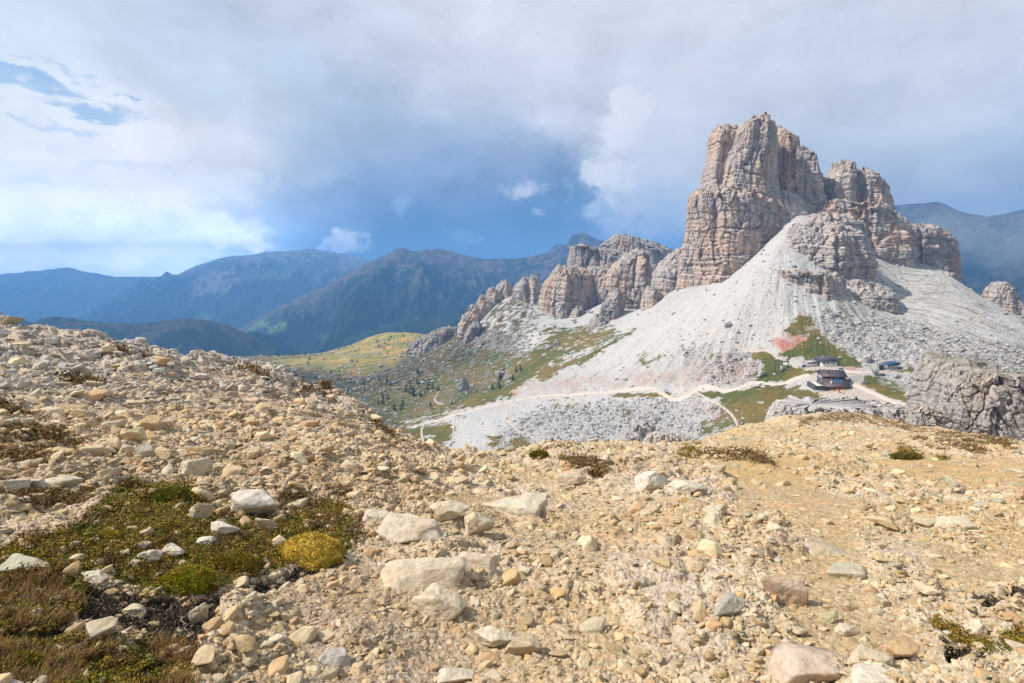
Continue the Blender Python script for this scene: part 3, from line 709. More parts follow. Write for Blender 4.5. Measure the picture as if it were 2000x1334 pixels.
def build_peak():
    m = rock_mat()
    P_ = []
    # upper tower: separate left column, broad middle wall, right-hand columns
    P_.append(dict(edges=[(250,1396,1420),(254,1391,1436),(260,1389,1437),(271,1384,1432),(313,1379,1422),(334,1376,1412),(365,1373,1404),(372,1373,1402)], Y=716, dep=30, seed=11, colw=10, strata=22, warm=.74, rough=.8, bottom=14, sides=5))
    P_.append(dict(edges=[(231,1466,1484),(234,1462,1492),(232,1459,1500),(246,1446,1505),(264,1433,1510),(292,1425,1513),(330,1411,1515),(352,1406,1516),(364,1403,1516),(392,1404,1517)], Y=688, dep=42, seed=14, colw=15, strata=26, warm=.70, rough=.8, bottom=10, sides=6,
        grooves=[([(250,1462),(300,1452),(330,1436)], 2.5, 7),([(245,1488),(300,1484),(385,1478)], 1.6, 3.5),([(236,1511),(300,1516),(392,1517)], 2.6, 20)], ledges=[(352,2.5,.15),(372,3.0,.2)]))
    P_.append(dict(edges=[(246,1519,1523),(257,1517,1533),(268,1515,1541),(281,1514,1548),(320,1514,1552),(396,1514,1554)], Y=716, dep=30, seed=17, colw=11, strata=26, warm=.72, rough=.7, bottom=14, sides=5, ledges=[(360,1.5,.1)]))
    P_.append(dict(edges=[(285,1546,1556),(296,1545,1568),(306,1546,1579),(318,1546,1585),(330,1546,1589),(355,1545,1595),(400,1546,1598)], Y=704, dep=36, seed=19, colw=9, strata=15, warm=.55, rough=.9, bottom=14, sides=6, ledges=[(312,1.2,0),(345,2,.1),(385,2,.1)]))
    P_.append(dict(edges=[(333,1592,1597),(340,1590,1602),(365,1588,1605),(405,1586,1604)], Y=710, dep=25, seed=23, colw=8, strata=14, warm=.4, bottom=14, sides=5))
    # broad shelf the towers stand on, left block with banded face
    P_.append(dict(edges=[(367,1386,1436),(371,1368,1450),(376,1351,1470),(386,1343,1498),(407,1337,1530),(440,1335,1532),(453,1334,1528),(480,1330,1524),(512,1325,1515),(545,1323,1500),(575,1321,1480)], Y=690, dep=52, seed=30, vs=.45, colw=13, strata=19, warm=.50, rough=1.0, bottom=20, topround=.10, sides=7,
        grooves=[([(385,1372),(430,1376),(455,1376)], 1.6, 5),([(385,1405),(440,1410)], 1.6, 4),([(385,1450),(430,1452),(458,1455)], 1.8, 5),([(462,1372),(510,1380),(560,1362)], 1.5, 4)],
        ledges=[(389,2.0,.1),(457,3.5,.08),(477,2.2,.12),(500,3.0,-.05),(530,1.5,.05)]))
    P_.append(dict(edges=[(376,1440,1520),(384,1430,1560),(392,1424,1590),(402,1420,1608),(430,1425,1612),(470,1430,1620)], Y=694, dep=52, seed=31, colw=12, strata=9, warm=.45, rough=1.0, bottom=40, topround=.85, sides=8, col_mul=(1.1, 1.1, 1.1)))
    P_.append(dict(edges=[(419,1594,1608),(424,1584,1640),(430,1574,1658),(440,1566,1666),(460,1560,1668)], Y=640, dep=36, seed=33, vs=.5, colw=9, strata=11, warm=.35, rough=1.3, bottom=40, topround=.95, sides=8, ledges=[(412,2,.1),(430,2,.1)], col_mul=(1.12, 1.12, 1.12)))
    # right-hand towers and long wall
    P_.append(dict(edges=[(316,1636,1648),(322,1634,1659),(334,1630,1663),(348,1618,1664),(362,1608,1665),(397,1603,1667),(410,1602,1668)], Y=700, dep=28, seed=37, colw=8, strata=12, warm=.50, bottom=20, sides=6, ledges=[(345,1.5,0),(380,1.5,0)]))
    P_.append(dict(edges=[(330,1670,1680),(341,1663,1688),(350,1662,1697),(358,1661,1706),(372,1660,1719),(404,1658,1727),(415,1658,1727)], Y=698, dep=32, seed=41, colw=9, strata=12, warm=.46, bottom=20, sides=6, ledges=[(352,1.5,.1),(385,2.0,.1)]))
    P_.append(dict(edges=[(395,1612,1626),(400,1607,1640),(406,1604,1690),(412,1600,1722),(425,1592,1745),(439,1580,1766),(460,1578,1770),(481,1590,1772),(510,1600,1774)], Y=662, dep=48, seed=43, vs=.5, colw=12, strata=14, warm=.40, rough=1.1, bottom=30, topround=.12, sides=7,
        grooves=[([(408,1650),(450,1654),(490,1660)], 2, 5),([(415,1700),(480,1704)], 2, 4)], ledges=[(430,2.0,.15),(452,2.5,.2),(478,2,.2)]))
    P_.append(dict(edges=[(439,1752,1766),(441,1744,1782),(446,1740,1796),(453,1738,1812),(460,1736,1820),(474,1735,1831),(488,1734,1838),(505,1733,1842),(524,1733,1845)], Y=664, dep=40, seed=47, vs=.7, colw=11, strata=20, warm=.38, rough=.9, bottom=24, topround=.10, sides=6,
        grooves=[([(445,1757),(515,1754)], 2.2, 6),([(452,1790),(510,1792)], 1.6, 3.5)], ledges=[(452,1.5,.3)], col_mul=(.88, .86, .88)))
    # central buttress standing out of the scree, in tiers
    P_.append(dict(edges=[(438,1566,1590),(443,1552,1634),(451,1542,1662),(464,1532,1678),(480,1520,1688),(500,1512,1694),(532,1508,1698)], Y=566, dep=46, seed=53, vs=.5, colw=10, strata=12, warm=.25, rough=1.1, bottom=50, topround=.15, sides=8, grooves=[([(455,1582),(525,1575)], 1.8, 5),([(470,1625),(530,1628)], 1.6, 4)], ledges=[(462,2.5,.1),(488,3,.12),(512,2.5,0)]))
    P_.append(dict(edges=[(528,1512,1560),(534,1508,1600),(542,1507,1618),(560,1508,1624),(586,1509,1626)], Y=512, dep=44, seed=59, vs=.8, colw=7.5, strata=18, warm=.25, rough=.9, bottom=40, topround=.06, sides=7, ledges=[(560,1.2,.05)], grooves=[([(538,1535),(585,1533)], 1.2, 3.5),([(538,1560),(585,1562)], 1.2, 3.5),([(538,1588),(585,1590)], 1.2, 3.5)]))
    P_.append(dict(edges=[(549,1640,1662),(555,1628,1708),(563,1616,1734),(574,1610,1744),(590,1608,1750),(612,1608,1752)], Y=518, dep=40, seed=63, vs=.6, colw=6, strata=13, warm=.25, rough=.9, bottom=30, topround=.3, sides=9, ledges=[(566,1.6,.15),(584,1.6,.2)], grooves=[([(560,1716),(605,1714)], 1.3, 4),([(560,1668),(600,1664)], 1.1, 3.5)]))
    crag_object('rock_peak', P_, m)
    # spikes and outcrops beside it
    crag_object('rock_outcrop', [dict(edges=[(531,1838,1848),(540,1832,1856),(552,1826,1862),(560,1824,1866)], Y=592, dep=14, seed=71, colw=6, strata=8, warm=.3, bottom=14, sc=.6),
                                 dict(edges=[(572,1858,1880),(580,1850,1892),(592,1852,1896)], Y=560, dep=12, seed=72, colw=6, strata=7, warm=.2, bottom=10, sc=.6)], m)
    crag_object('rock_pinnacle', [dict(edges=[(551,1949,1957),(556,1941,1966),(566,1935,1971),(585,1930,1975),(600,1927,1983),(625,1924,1992)], Y=540, dep=18, seed=73, vs=.7, topround=.6, colw=6, strata=8, warm=.25, bottom=25, sc=.6),
                                  dict(edges=[(572,1972,1980),(590,1966,1988),(610,1962,1996),(635,1960,2004)], Y=536, dep=16, seed=74, topround=.6, colw=6, strata=8, warm=.2, bottom=25, sc=.7)], m)
def build_ridge():
    m = rock_mat('ridge_rock', 1.1, (.34, .32, .27))
    A = []
    gp = (.80, .81, .82)
    # stepped plateau ridge running away to the left of the peak
    A.append(dict(edges=[(460,1208,1220),(464,1199,1236),(469,1186,1254),(474,1178,1274),(479,1172,1290),(489,1166,1315),(505,1160,1330),(540,1150,1332)], Y=1200, dep=110, seed=101, colw=30, strata=9, warm=.12, rough=1.2, bottom=40, sc=1.6, topround=.8, sides=8, col_mul=gp, amp=.7))
    A.append(dict(edges=[(482,1113,1124),(485,1112,1160),(490,1110,1190),(498,1109,1230),(508,1107,1262),(519,1106,1280),(540,1100,1286),(560,1096,1286)], Y=1080, dep=100, seed=103, colw=24, strata=10, warm=.25, rough=1.2, bottom=40, sc=1.5, topround=.8, sides=7, col_mul=(.86, .86, .86), amp=.7))
    # cliffs below the plateau, on one long wall
    A.append(dict(edges=[(528,1098,1190),(536,1080,1204),(546,1070,1290),(560,1062,1300),(590,1052,1300),(620,1050,1296)], Y=985, dep=48, seed=104, colw=15, strata=20, warm=0.28, rough=1.2, bottom=30, sc=1.2, topround=.3, sides=8, tilt=.25))
    A.append(dict(edges=[(520,1176,1206),(530,1164,1260),(545,1160,1290),(570,1160,1300),(610,1170,1300)], Y=905, dep=44, seed=105, colw=12, strata=16, warm=0.25, rough=1.2, bottom=30, sc=1.1, topround=.4, sides=8, tilt=.3))
    A.append(dict(edges=[(521,1090,1104),(526,1084,1116),(541,1070,1128),(557,1060,1134),(575,1055,1138),(600,1050,1140),(624,1047,1138)], Y=925, dep=55, seed=107, tilt=0.18, colw=15, strata=34, warm=0.36, rough=1.0, bottom=30, sc=1.2, sides=5, grooves=[([(545,1075),(610,1070)], 2.5, 7)]))
    A.append(dict(edges=[(520,1108,1128),(530,1106,1146),(545,1104,1158),(570,1102,1160),(590,1104,1156),(615,1108,1146)], Y=940, dep=52, seed=108, tilt=0.10, colw=15, strata=34, warm=0.34, rough=1.0, bottom=30, sc=1.2, sides=5))
    A.append(dict(edges=[(522,1150,1176),(528,1146,1190),(545,1144,1196),(565,1142,1194),(582,1142,1186),(600,1146,1176)], Y=950, dep=48, seed=109, tilt=0.22, colw=14, strata=30, warm=0.4, rough=1.0, bottom=30, sc=1.2, sides=5))
    A.append(dict(edges=[(597,1124,1132),(606,1116,1140),(622,1110,1144),(636,1108,1142)], Y=872, dep=26, seed=110, colw=10, strata=22, warm=.3, rough=1.0, bottom=16, sc=1.0, sides=5, col_mul=gp))
    A.append(dict(edges=[(490,1244,1256),(496,1228,1262),(500,1219,1266),(513,1203,1270),(526,1192,1274),(540,1188,1278),(557,1187,1282),(580,1192,1284),(600,1204,1284),(615,1216,1280)], Y=850, dep=52, seed=113, tilt=0.12, colw=14, strata=28, warm=0.36, rough=1.0, bottom=30, sc=1.1, sides=6, grooves=[([(505,1232),(560,1226)], 2.5, 8),([(520,1256),(590,1250)], 2.2, 6)]))
    for j_, (ed, yy) in enumerate((([(565,1202,1208),(573,1194,1215),(590,1186,1219),(610,1182,1220)], 790), ([(586,1184,1192),(596,1174,1204),(612,1166,1210),(630,1162,1210)], 776), ([(614,1164,1172),(624,1156,1192),(642,1148,1194),(656,1144,1186)], 760), ([(640,1146,1152),(648,1142,1166),(662,1140,1168),(672,1138,1164)], 745))):
        A.append(dict(edges=ed, Y=yy, dep=26, seed=127+j_*97, tilt=.3, colw=8, strata=13, warm=.12, bottom=10, sc=.85, sides=6, topround=.4, col_mul=(.80, .81, .84)))
    # shoulder beside the big tower
    A.append(dict(edges=[(486,1324,1332),(496,1310,1338),(508,1296,1342),(530,1281,1344),(550,1278,1344),(575,1276,1340),(596,1272,1330),(610,1270,1322)], Y=735, dep=40, seed=137, tilt=.2, colw=10, strata=18, warm=0.22, bottom=20, sc=1.0, sides=6, topround=.3))
    A.append(dict(edges=[(560,1264,1276),(568,1258,1286),(585,1253,1292),(605,1252,1288),(618,1254,1280)], Y=716, dep=24, seed=139, colw=8, strata=14, warm=.35, bottom=18, sc=.9, sides=5))
    # low end of the ridge
    A.append(dict(edges=[(537,1037,1043),(543,1033,1050),(550,1032,1056),(562,1030,1057),(580,1030,1056)], Y=985, dep=30, seed=148, colw=10, strata=22, warm=.2, bottom=26, sc=1.1, sides=5))
    A.append(dict(edges=[(543,1022,1032),(550,1014,1036),(558,1005,1040),(568,1000,1044),(585,1004,1050),(600,1012,1048)], Y=1000, dep=36, seed=149, tilt=.35, colw=11, strata=20, warm=.3, bottom=24, sc=1.1, sides=5))
    for j_, (ed, yy) in enumerate((([(549,980,988),(556,972,998),(566,966,1003),(580,964,1004)], 1050), ([(562,958,966),(570,950,982),(584,945,988),(598,944,986)], 1042), ([(578,938,946),(588,932,964),(604,924,970),(616,922,968)], 1030), ([(596,920,928),(606,912,944),(622,903,948),(636,900,944)], 1018), ([(616,904,910),(624,899,924),(636,894,926),(646,892,922)], 1005))):
        A.append(dict(edges=ed, Y=yy, dep=26, seed=151+j_*211, tilt=.35, colw=9, strata=16, warm=.5, bottom=10, sc=1.0, rough=1.1, sides=6, topround=.4))
    A.append(dict(edges=[(631,926,936),(638,916,940),(650,908,938),(664,905,930)], Y=945, dep=22, seed=157, colw=9, strata=16, warm=.1, bottom=16, sc=.9, sides=5, col_mul=(.72, .73, .78)))
    A.append(dict(edges=[(640,872,896),(646,850,900),(654,830,902),(668,806,900),(684,796,890)], Y=1085, dep=44, seed=163, colw=14, strata=12, warm=.1, bottom=16, sc=1.1, sides=8, col_mul=(.82, .82, .80), topround=.9))
    crag_object('rock_ridge', A, m)
    # pale crags rising from the slope below the road
    m2 = rock_mat('pale_rock', .5, (.5, .49, .48))
    crag_object('rock_outcrop', [dict(edges=[(822,1240,1262),(828,1234,1278),(840,1232,1284),(850,1232,1286)], Y=385, dep=11, seed=171, colw=4.5, strata=9, warm=.2, bottom=14, sc=.5, n=2.6),
        dict(edges=[(846,1222,1244),(854,1216,1256),(866,1212,1262),(874,1210,1262)], Y=365, dep=9, seed=173, colw=4.5, strata=9, warm=.2, bottom=14, sc=.5, n=2.6)], m2)
    crag_object('rock_outcrop', [dict(edges=[(788,1520,1700),(795,1512,1760),(805,1506,1790),(820,1502,1800),(835,1502,1800)], Y=165, dep=16, seed=175, tilt=-.4, sides=10, colw=5, strata=3, warm=.08, bottom=120, sc=.25, n=2.3, rough=1.0, topround=.8, res=2, col_mul=(1.15, 1.18, 1.22))], rock_mat('pale_karst', .22, (.52, .51, .50)))
    crag_object('rock_outcrop', [dict(edges=[(846,1278,1300),(852,1262,1322),(862,1256,1332),(875,1250,1335)], Y=70, dep=2.6, seed=177, tilt=.3, sides=9, colw=1.8, strata=1.5, warm=.08, bottom=120, sc=.09, n=2.4, topround=.6, res=2.4, col_mul=(1.2, 1.2, 1.22))], rock_mat('pale_karst_near', .1, (.52, .51, .50)))
    # big grey crag at the right-hand edge
    m3 = rock_mat('grey_crag', .3, (.30, .27, .19), 1.0)
    crag_object('rock_crag', [
        dict(edges=[(702,1835,1868),(710,1822,1900),(722,1810,1940),(745,1800,1960),(780,1792,1975),(810,1788,1985),(840,1782,1990),(862,1776,1990)], Y=150, dep=17, seed=181, tilt=-.5, sides=9, colw=6.5, strata=4.5, warm=.02, bottom=120, sc=.32, n=2.5, rough=1.5, topround=.5, res=2, skew=.1, col_mul=(.92, .96, 1.0)),
        dict(edges=[(728,1900,1960),(735,1880,2020),(750,1860,2080),(790,1850,2120),(830,1840,2140),(865,1835,2150)], Y=136, dep=14, seed=183, tilt=-.6, sides=9, colw=6.5, strata=4, warm=.05, bottom=120, sc=.32, n=2.4, rough=1.5, topround=.6, res=2, col_mul=(.95, .98, 1.02)),
        dict(edges=[(800,1800,1830),(815,1784,1860),(835,1772,1880),(855,1768,1890)], Y=128, dep=7, seed=185, tilt=-.6, sides=9, colw=4, strata=3, warm=.05, bottom=120, sc=.25, n=2.4, rough=1.4, topround=.6, res=2, col_mul=(.95, .98, 1.02)),
    ], m3)

# ------------------------------------------------------------------ far mountains
def mountain(name, ridge, Y, depth, drop, seed, cols, amp=.10, feat=.22, back=.5, skewY=0.0, nr=170, x_ext=60, trees=0.0, rocky=0.0, tilt=0.0, jag=2.6, patches=()):
    """ridge: photo outline of the crest; depth: how far the front slope runs towards us; drop: its fall in metres"""
    R_ = np.array(ridge, float); x0, x1 = R_[0, 0], R_[-1, 0]
    nc = int((x1-x0)/1.6); pxs = np.linspace(x0, x1, nc)
    pys = np.interp(pxs, R_[:, 0], R_[:, 1])+fbm2(pxs/22, pxs*0+seed, 5, seed+1, .6)*jag; Yr = Y+skewY*(pxs-x0)/(x1-x0)
    xs = xr_of(pxs, pys)*Yr; zs = s_of(pys)*Yr
    t = np.r_[-np.linspace(back, 0.04, 20), np.linspace(0, 1, nr)**1.3]
    T, XX = np.meshgrid(t, xs, indexing='ij'); YY = Yr[None]-T*depth
    XX = XX*(1+0*T)
    A = np.abs(T)
    L_ = depth*feat
    u = XX/L_; v = YY/L_
    sp = ridge2(u+.25*fbm2(u, v, 3, seed+3), v*.45, 6, seed, .52)       # spurs running down towards us
    nn = fbm2(u*1.3, v*1.3, 6, seed+9, .55)
    env = sst(0, .42, A)*(1-.35*A)
    Z = zs[None]-drop*(A**.92)*(1+tilt*(XX-xs.mean())/(xs.max()-xs.min()))+amp*depth*env*(sp-.25)+amp*.5*depth*env*nn
    Z = Z+amp*.12*depth*fbm2(XX/(L_*.22), YY/(L_*.22), 4, seed+5)*sst(0, .05, A)*(.12+sst(0, .3, A))
    # colours
    n1 = fbm2(XX/(L_*.8), YY/(L_*.8), 5, seed+11, .6); n2 = fbm2(XX/(L_*.12), YY/(L_*.12), 5, seed+13, .6)
    h = (Z-(zs[None]-drop))/drop
    ca, cb, cc = [np.array(c, f32) for c in cols]            # forest, grass, rock
    k1 = sst(-.15, .25, n1+.35*n2+(h-.62)*1.3-trees)[..., None]; col = ca*(1-k1)+cb*k1
    k2 = sst(.05, .35, n2*.9+n1*.3+sp*.3+(h-.9)*1.1+rocky)[..., None]; col = col*(1-k2)+cc*k2
    col = col*(1+.3*n2[..., None])
    qx, qy = proj(XX, YY, Z); wq = (fbm2(XX/90, YY/90, 3, 2)*1.5, fbm2(XX/90+7, YY/90, 3, 3)*1.5)
    for poly, pc, kq in patches:
        mk = (poly_mask(qx, qy, poly, 7, wq)*kq*(.7+.5*n2))[..., None]; mk = np.clip(mk, 0, 1); col = col*(1-mk)+np.array(pc, f32)*mk
    V = np.stack([XX, YY, Z], -1)
    return tag(link_mesh(name, V.reshape(-1, 3), grid_faces(*XX.shape), FARMAT[0], attrs={'base': np.clip(col, .005, .8).reshape(-1, 3)}), kind='structure'), V, (1-k1[..., 0])*(1-k2[..., 0])
FARMAT = [None]
def build_far():
    n = NT('mountain_cover', .95, .05); base = n.attr('base', True)
    n.color(n.mix(1.0, base, n.ramp(n.noise(.02, 7, .7), [(.3, (.65, .65, .65)), (.7, (1.3, 1.3, 1.3))]), 'MULTIPLY'))
    n.bump(n.noise(.03, 8, .7), .8, 22); FARMAT[0] = n.m
    FO, GR, RO = (.012, .03, .018), (.06, .065, .03), (.14, .125, .115)
    mountain('mountain', [(-500,540),(-200,528),(0,536),(60,530),(100,526),(130,522),(160,529),(220,540),(300,548),(420,560),(560,580)], 11500, 4500, 1200, 201, ((.02, .04, .03), (.05, .06, .04), (.12, .11, .10)), .07)
    mountain('mountain', [(180,610),(260,570),(330,545),(380,520),(420,507),(450,500),(480,499),(520,492),(560,490),(610,486),(680,498),(760,520),(900,560)], 10000, 4200, 1300, 211, ((.02, .04, .03), (.07, .075, .05), (.24, .22, .20)), .11, rocky=.0, patches=[([(370,560),(400,530),(440,525),(480,535),(470,555),(430,575),(410,570),(380,585)], (.42,.38,.34), .55),([(480,540),(540,525),(600,530),(560,545),(510,550)], (.30,.27,.22), .4),([(380,618),(410,612),(420,618),(400,624)], (.18,.32,.12), .8)])  # greyish patches paint sunlight on rock into the colour; the green one is meadow
    _, Vd, fd = mountain('mountain', [(440,660),(470,640),(520,612),(560,590),(610,568),(650,550),(700,521),(735,506),(760,494),(775,486),(789,484),(800,489),(812,492),(826,488),(845,486),(870,487),(900,497),(940,505),(1000,506),(1040,500),(1070,493),(1082,480),(1094,476),(1106,480),(1116,462),(1128,455),(1142,455),(1160,465),(1190,476),(1260,486),(1330,505),(1400,540)], 5600, 3000, 1050, 221, ((.010, .026, .016), (.05, .052, .025), (.13, .095, .08)), .135, rocky=.0, trees=.12, patches=[([(484,644),(500,632),(515,622),(520,630),(505,642),(492,650)], (.16,.34,.06), 1.0),([(520,640),(545,630),(566,628),(560,638),(540,646),(522,650)], (.18,.32,.08), 1.0),([(620,655),(640,652),(645,662),(625,668)], (.12,.24,.08), .7),([(560,600),(620,570),(680,560),(660,580),(600,600)], (.10,.08,.06), .5)])
    mountain('mountain', [(1640,470),(1700,420),(1740,401),(1790,398),(1830,394),(1850,400),(1880,415),(1930,423),(1960,418),(2000,408),(2100,380),(2300,400),(2600,430)], 3700, 2100, 900, 231, ((.012, .022, .014), (.035, .038, .022), (.085, .07, .062)), .11, rocky=-.02, skewY=-500)
    mountain('mountain', [(1700,560),(1800,540),(1850,560),(1900,545),(1960,520),(2050,500),(2300,480),(2600,500)], 2500, 1300, 520, 236, ((.012, .024, .016), (.03, .035, .02), (.08, .07, .065)), .10, rocky=-.1)
    mountain('hill', [(520,700),(600,690),(660,668),(700,650),(760,632),(820,618),(880,612),(940,618),(1020,640),(1100,690)], 3500, 1500, 420, 241, ((.012, .03, .016), (.02, .04, .02), (.10, .09, .07)), .07, rocky=-.3, trees=.3)
    _, Vh, fh = mountain('hill', [(60,640),(80,622),(105,618),(140,622),(190,629),(250,632),(300,630),(340,624),(370,621),(400,625),(440,634),(490,655),(530,676),(565,692),(620,720),(700,760)], 3000, 1500, 520, 251, (FO, (.055, .055, .032), (.10, .075, .055)), .09, rocky=-.3, trees=.32)
    mountain('hill', [(-400,590),(-200,600),(0,617),(40,622),(80,636),(120,650),(180,680),(260,720)], 2700, 1000, 400, 261, (FO, (.03, .045, .03), (.1, .08, .07)), .06, rocky=-.4, trees=.3)
    # valley floor, one sheet out to the horizon
    g = np.linspace(-1, 1, 41); X, Y = np.meshgrid(g*60000, g*60000+20000)
    tag(link_mesh('ground', np.stack([X, Y, X*0-1650], -1).reshape(-1, 3), grid_faces(41, 41), flat_mat('valley_floor', (.03, .05, .025), .95, .3, .002)), kind='structure')
    return Vh, fh, Vd, fd
def build_mist():
    """drifting cloud in front of the right-hand mountain"""
    V, Fq = ico(5); out = []
    for i, (px, py, w, h, Y, dn) in enumerate(((1905,462,105,50,2350,.0045),(1990,500,90,44,2400,.0035),(1790,430,90,30,2600,.0028))):
        c = P(px, py, Y); n = fbm3(V[:, 0]*1.4+i*7, V[:, 1]*1.4, V[:, 2]*1.4, 5, 90+i, .6)
        v = V*(1+.75*n)[:, None]*np.array([w/F*Y, 130, h/F*Y])
        m = bpy.data.materials.new('cloud_vapour'); m.use_nodes = True; nt = m.node_tree; nt.nodes.clear()
        o = nt.nodes.new('ShaderNodeOutputMaterial'); p = nt.nodes.new('ShaderNodeVolumePrincipled'); p.inputs['Color'].default_value = (.93, .95, .98, 1); p.inputs['Density'].default_value = dn*.18
        nt.links.new(p.outputs[0], o.inputs['Volume'])
        ob = link_mesh('cloud', v, Fq, m); ob.location = c; tag(ob, kind='stuff')
def build_haze():
    v = np.array([(x, y, z) for x in (-13500, 15500) for y in (-60, 12400) for z in (-1651.0, 500.0)], float)
    f = np.array([(0, 1, 3, 2), (4, 6, 7, 5), (0, 4, 5, 1), (2, 3, 7, 6), (0, 2, 6, 4), (1, 5, 7, 3)])
    m = bpy.data.materials.new('haze_air'); m.use_nodes = True; nt = m.node_tree; nt.nodes.clear()
    o = nt.nodes.new('ShaderNodeOutputMaterial'); p = nt.nodes.new('ShaderNodeVolumePrincipled')
    p.inputs['Color'].default_value = HAZE_COL; p.inputs['Density'].default_value = HAZE_D
    p.inputs['Anisotropy'].default_value = 0.0
    nt.links.new(p.outputs[0], o.inputs['Volume'])
    tag(link_mesh('haze', v, f, m, smooth=False), kind='stuff')
HAZE_COL = (.20, .47, .92, 1); HAZE_D = 1.3e-4
# ------------------------------------------------------------------ near slope
FG = [ # (px, py, Y)
 (1000,1334,1.80),(1000,1100,3.2),(1000,950,6.5),(1000,895,12.5),(1000,878,15),(100,1330,1.45),(100,1180,2.0),(100,1000,3.0),(100,850,5.5),(100,740,9.5),(100,680,15),(0,640,20),(200,675,17),(200,720,12),
 (500,1334,1.6),(500,1150,2.35),(500,1000,3.5),(500,850,6.6),(500,770,11),(500,736,14),(400,712,15),(300,692,16),(600,753,14),(650,765,13.5),(700,795,13.2),(740,822,13),(780,852,13),(700,860,8),(700,820,11),(800,900,8.5),(800,870,12),
 (880,876,14),(1100,880,17),(1100,900,12),(1200,882,19),(1300,885,20),(1360,865,24),(1420,848,28),(1500,828,35),(1580,816,41),(1650,812,45),(1720,820,43),(1800,836,40),(1880,852,33),(1950,864,27),(2000,871,23),(2100,885,19),(2300,900,15),
 (1300,1000,4.9),(1300,920,9.5),(1500,1334,1.85),(1500,1200,2.45),(1500,1000,5),(1500,930,8.5),(1500,880,14),(1500,850,22),(1700,900,13),(1700,850,24),(1700,830,33),(1900,900,13),(1900,940,8.5),(1950,1250,2.1),(1950,1050,3.9),(1750,1000,5.2),
 (-300,650,14),(-300,900,3.6),(-300,1200,1.7),(-700,700,10),(-700,1000,2.2),(2400,950,7),(2400,1200,2),(2800,1000,4),(2800,900,12),
 # beyond the brow the ground falls away
 (0,720,27),(200,750,24),(400,790,21),(600,840,20),(700,900,18),(780,940,18),(900,960,20),(1100,950,24),(1300,940,28),(1500,885,48),(1650,870,60),(1800,890,55),(2000,930,36),(2300,960,25),(-400,740,25),(-700,800,25),
 (0,900,50),(400,950,45),(800,1050,50),(1200,1040,60),(1600,980,90),(2000,1010,70),(2400,1050,60),(-700,1000,60),
]
RF = RBF([(xr_of(a, b), .75*math.log(Y/5)) for a, b, Y in FG], [float(s_of(b)) for a, b, Y in FG], lam=1.5e-3)
VEG = [ # outline, kind (0 olive moss, 1 rusty shrub, 2 straw grass, 3 dark soil)
 ([(-40,1110),(60,1045),(130,1045),(200,990),(260,955),(340,955),(420,1005),(520,1020),(560,1020),(640,985),(700,1010),(680,1080),(640,1105),(520,1110),(400,1155),(300,1150),(180,1115),(60,1140),(-40,1150)], 0),
 ([(-60,1150),(150,1120),(200,1160),(140,1240),(200,1290),(360,1250),(390,1300),(380,1400),(-60,1400)], 2),
 ([(110,1130),(280,1152),(400,1165),(600,1105),(650,1112),(560,1135),(410,1190),(380,1290),(300,1262),(200,1250),(150,1200)], 3),
 ([(640,1040),(690,1010),(700,1060),(670,1090)], 1),([(540,990),(600,975),(640,1000),(560,1020)], 1),
 ([(-40,838),(60,830),(140,850),(160,870),(60,880),(-40,872)], 1),([(-40,895),(60,880),(150,893),(165,915),(60,922),(-40,932)], 1),
 ([(100,748),(200,757),(195,778),(130,772)], 1),([(-20,790),(40,795),(60,810),(-20,810)], 1),([(0,955),(160,960),(200,975),(60,985),(-10,975)], 1),
 ([(640,965),(705,972),(700,992),(650,985)], 1),([(380,1290),(400,1240),(360,1220)], 3),
 ([(1330,876),(1400,885),(1515,910),(1510,917),(1420,905),(1370,898)], 1),([(1330,872),(1360,870),(1370,890),(1325,890)], 0),
 ([(1555,820),(1620,806),(1700,812),(1780,830),(1990,868),(1990,878),(1850,862),(1700,832),(1640,826),(1560,834)], 1),
 ([(1735,892),(1760,878),(1800,882),(1810,898),(1760,902)], 0),([(1815,885),(1860,888),(1850,897)], 0),([(1770,862),(1880,866),(1960,880),(1870,876),(1780,870)], 1),
 ([(1085,915),(1130,912),(1190,930),(1200,945),(1130,940)], 1),([(1060,876),(1110,882),(1150,892),(1100,890)], 1),([(1035,882),(1065,885),(1062,898),(1040,895)], 0),
 ([(370,688),(420,695),(425,704),(380,700)], 1),([(560,762),(600,758),(660,778),(640,782)], 1),([(450,735),(500,745),(540,758),(480,752)], 1),([(230,705),(300,712),(300,722),(240,716)], 1),
 ([(620,752),(660,760),(690,785),(650,772)], 1),([(720,830),(770,850),(780,868),(740,850)], 1),
 ([(1845,1215),(1900,1222),(1965,1250),(1960,1262),(1870,1255)], 0),([(1975,1240),(2040,1235),(2040,1262),(1985,1262)], 0),([(1860,1262),(1990,1270),(1990,1290),(1870,1290)], 3),
 ([(1900,1190),(2010,1180),(2010,1200),(1930,1205)], 3),
]
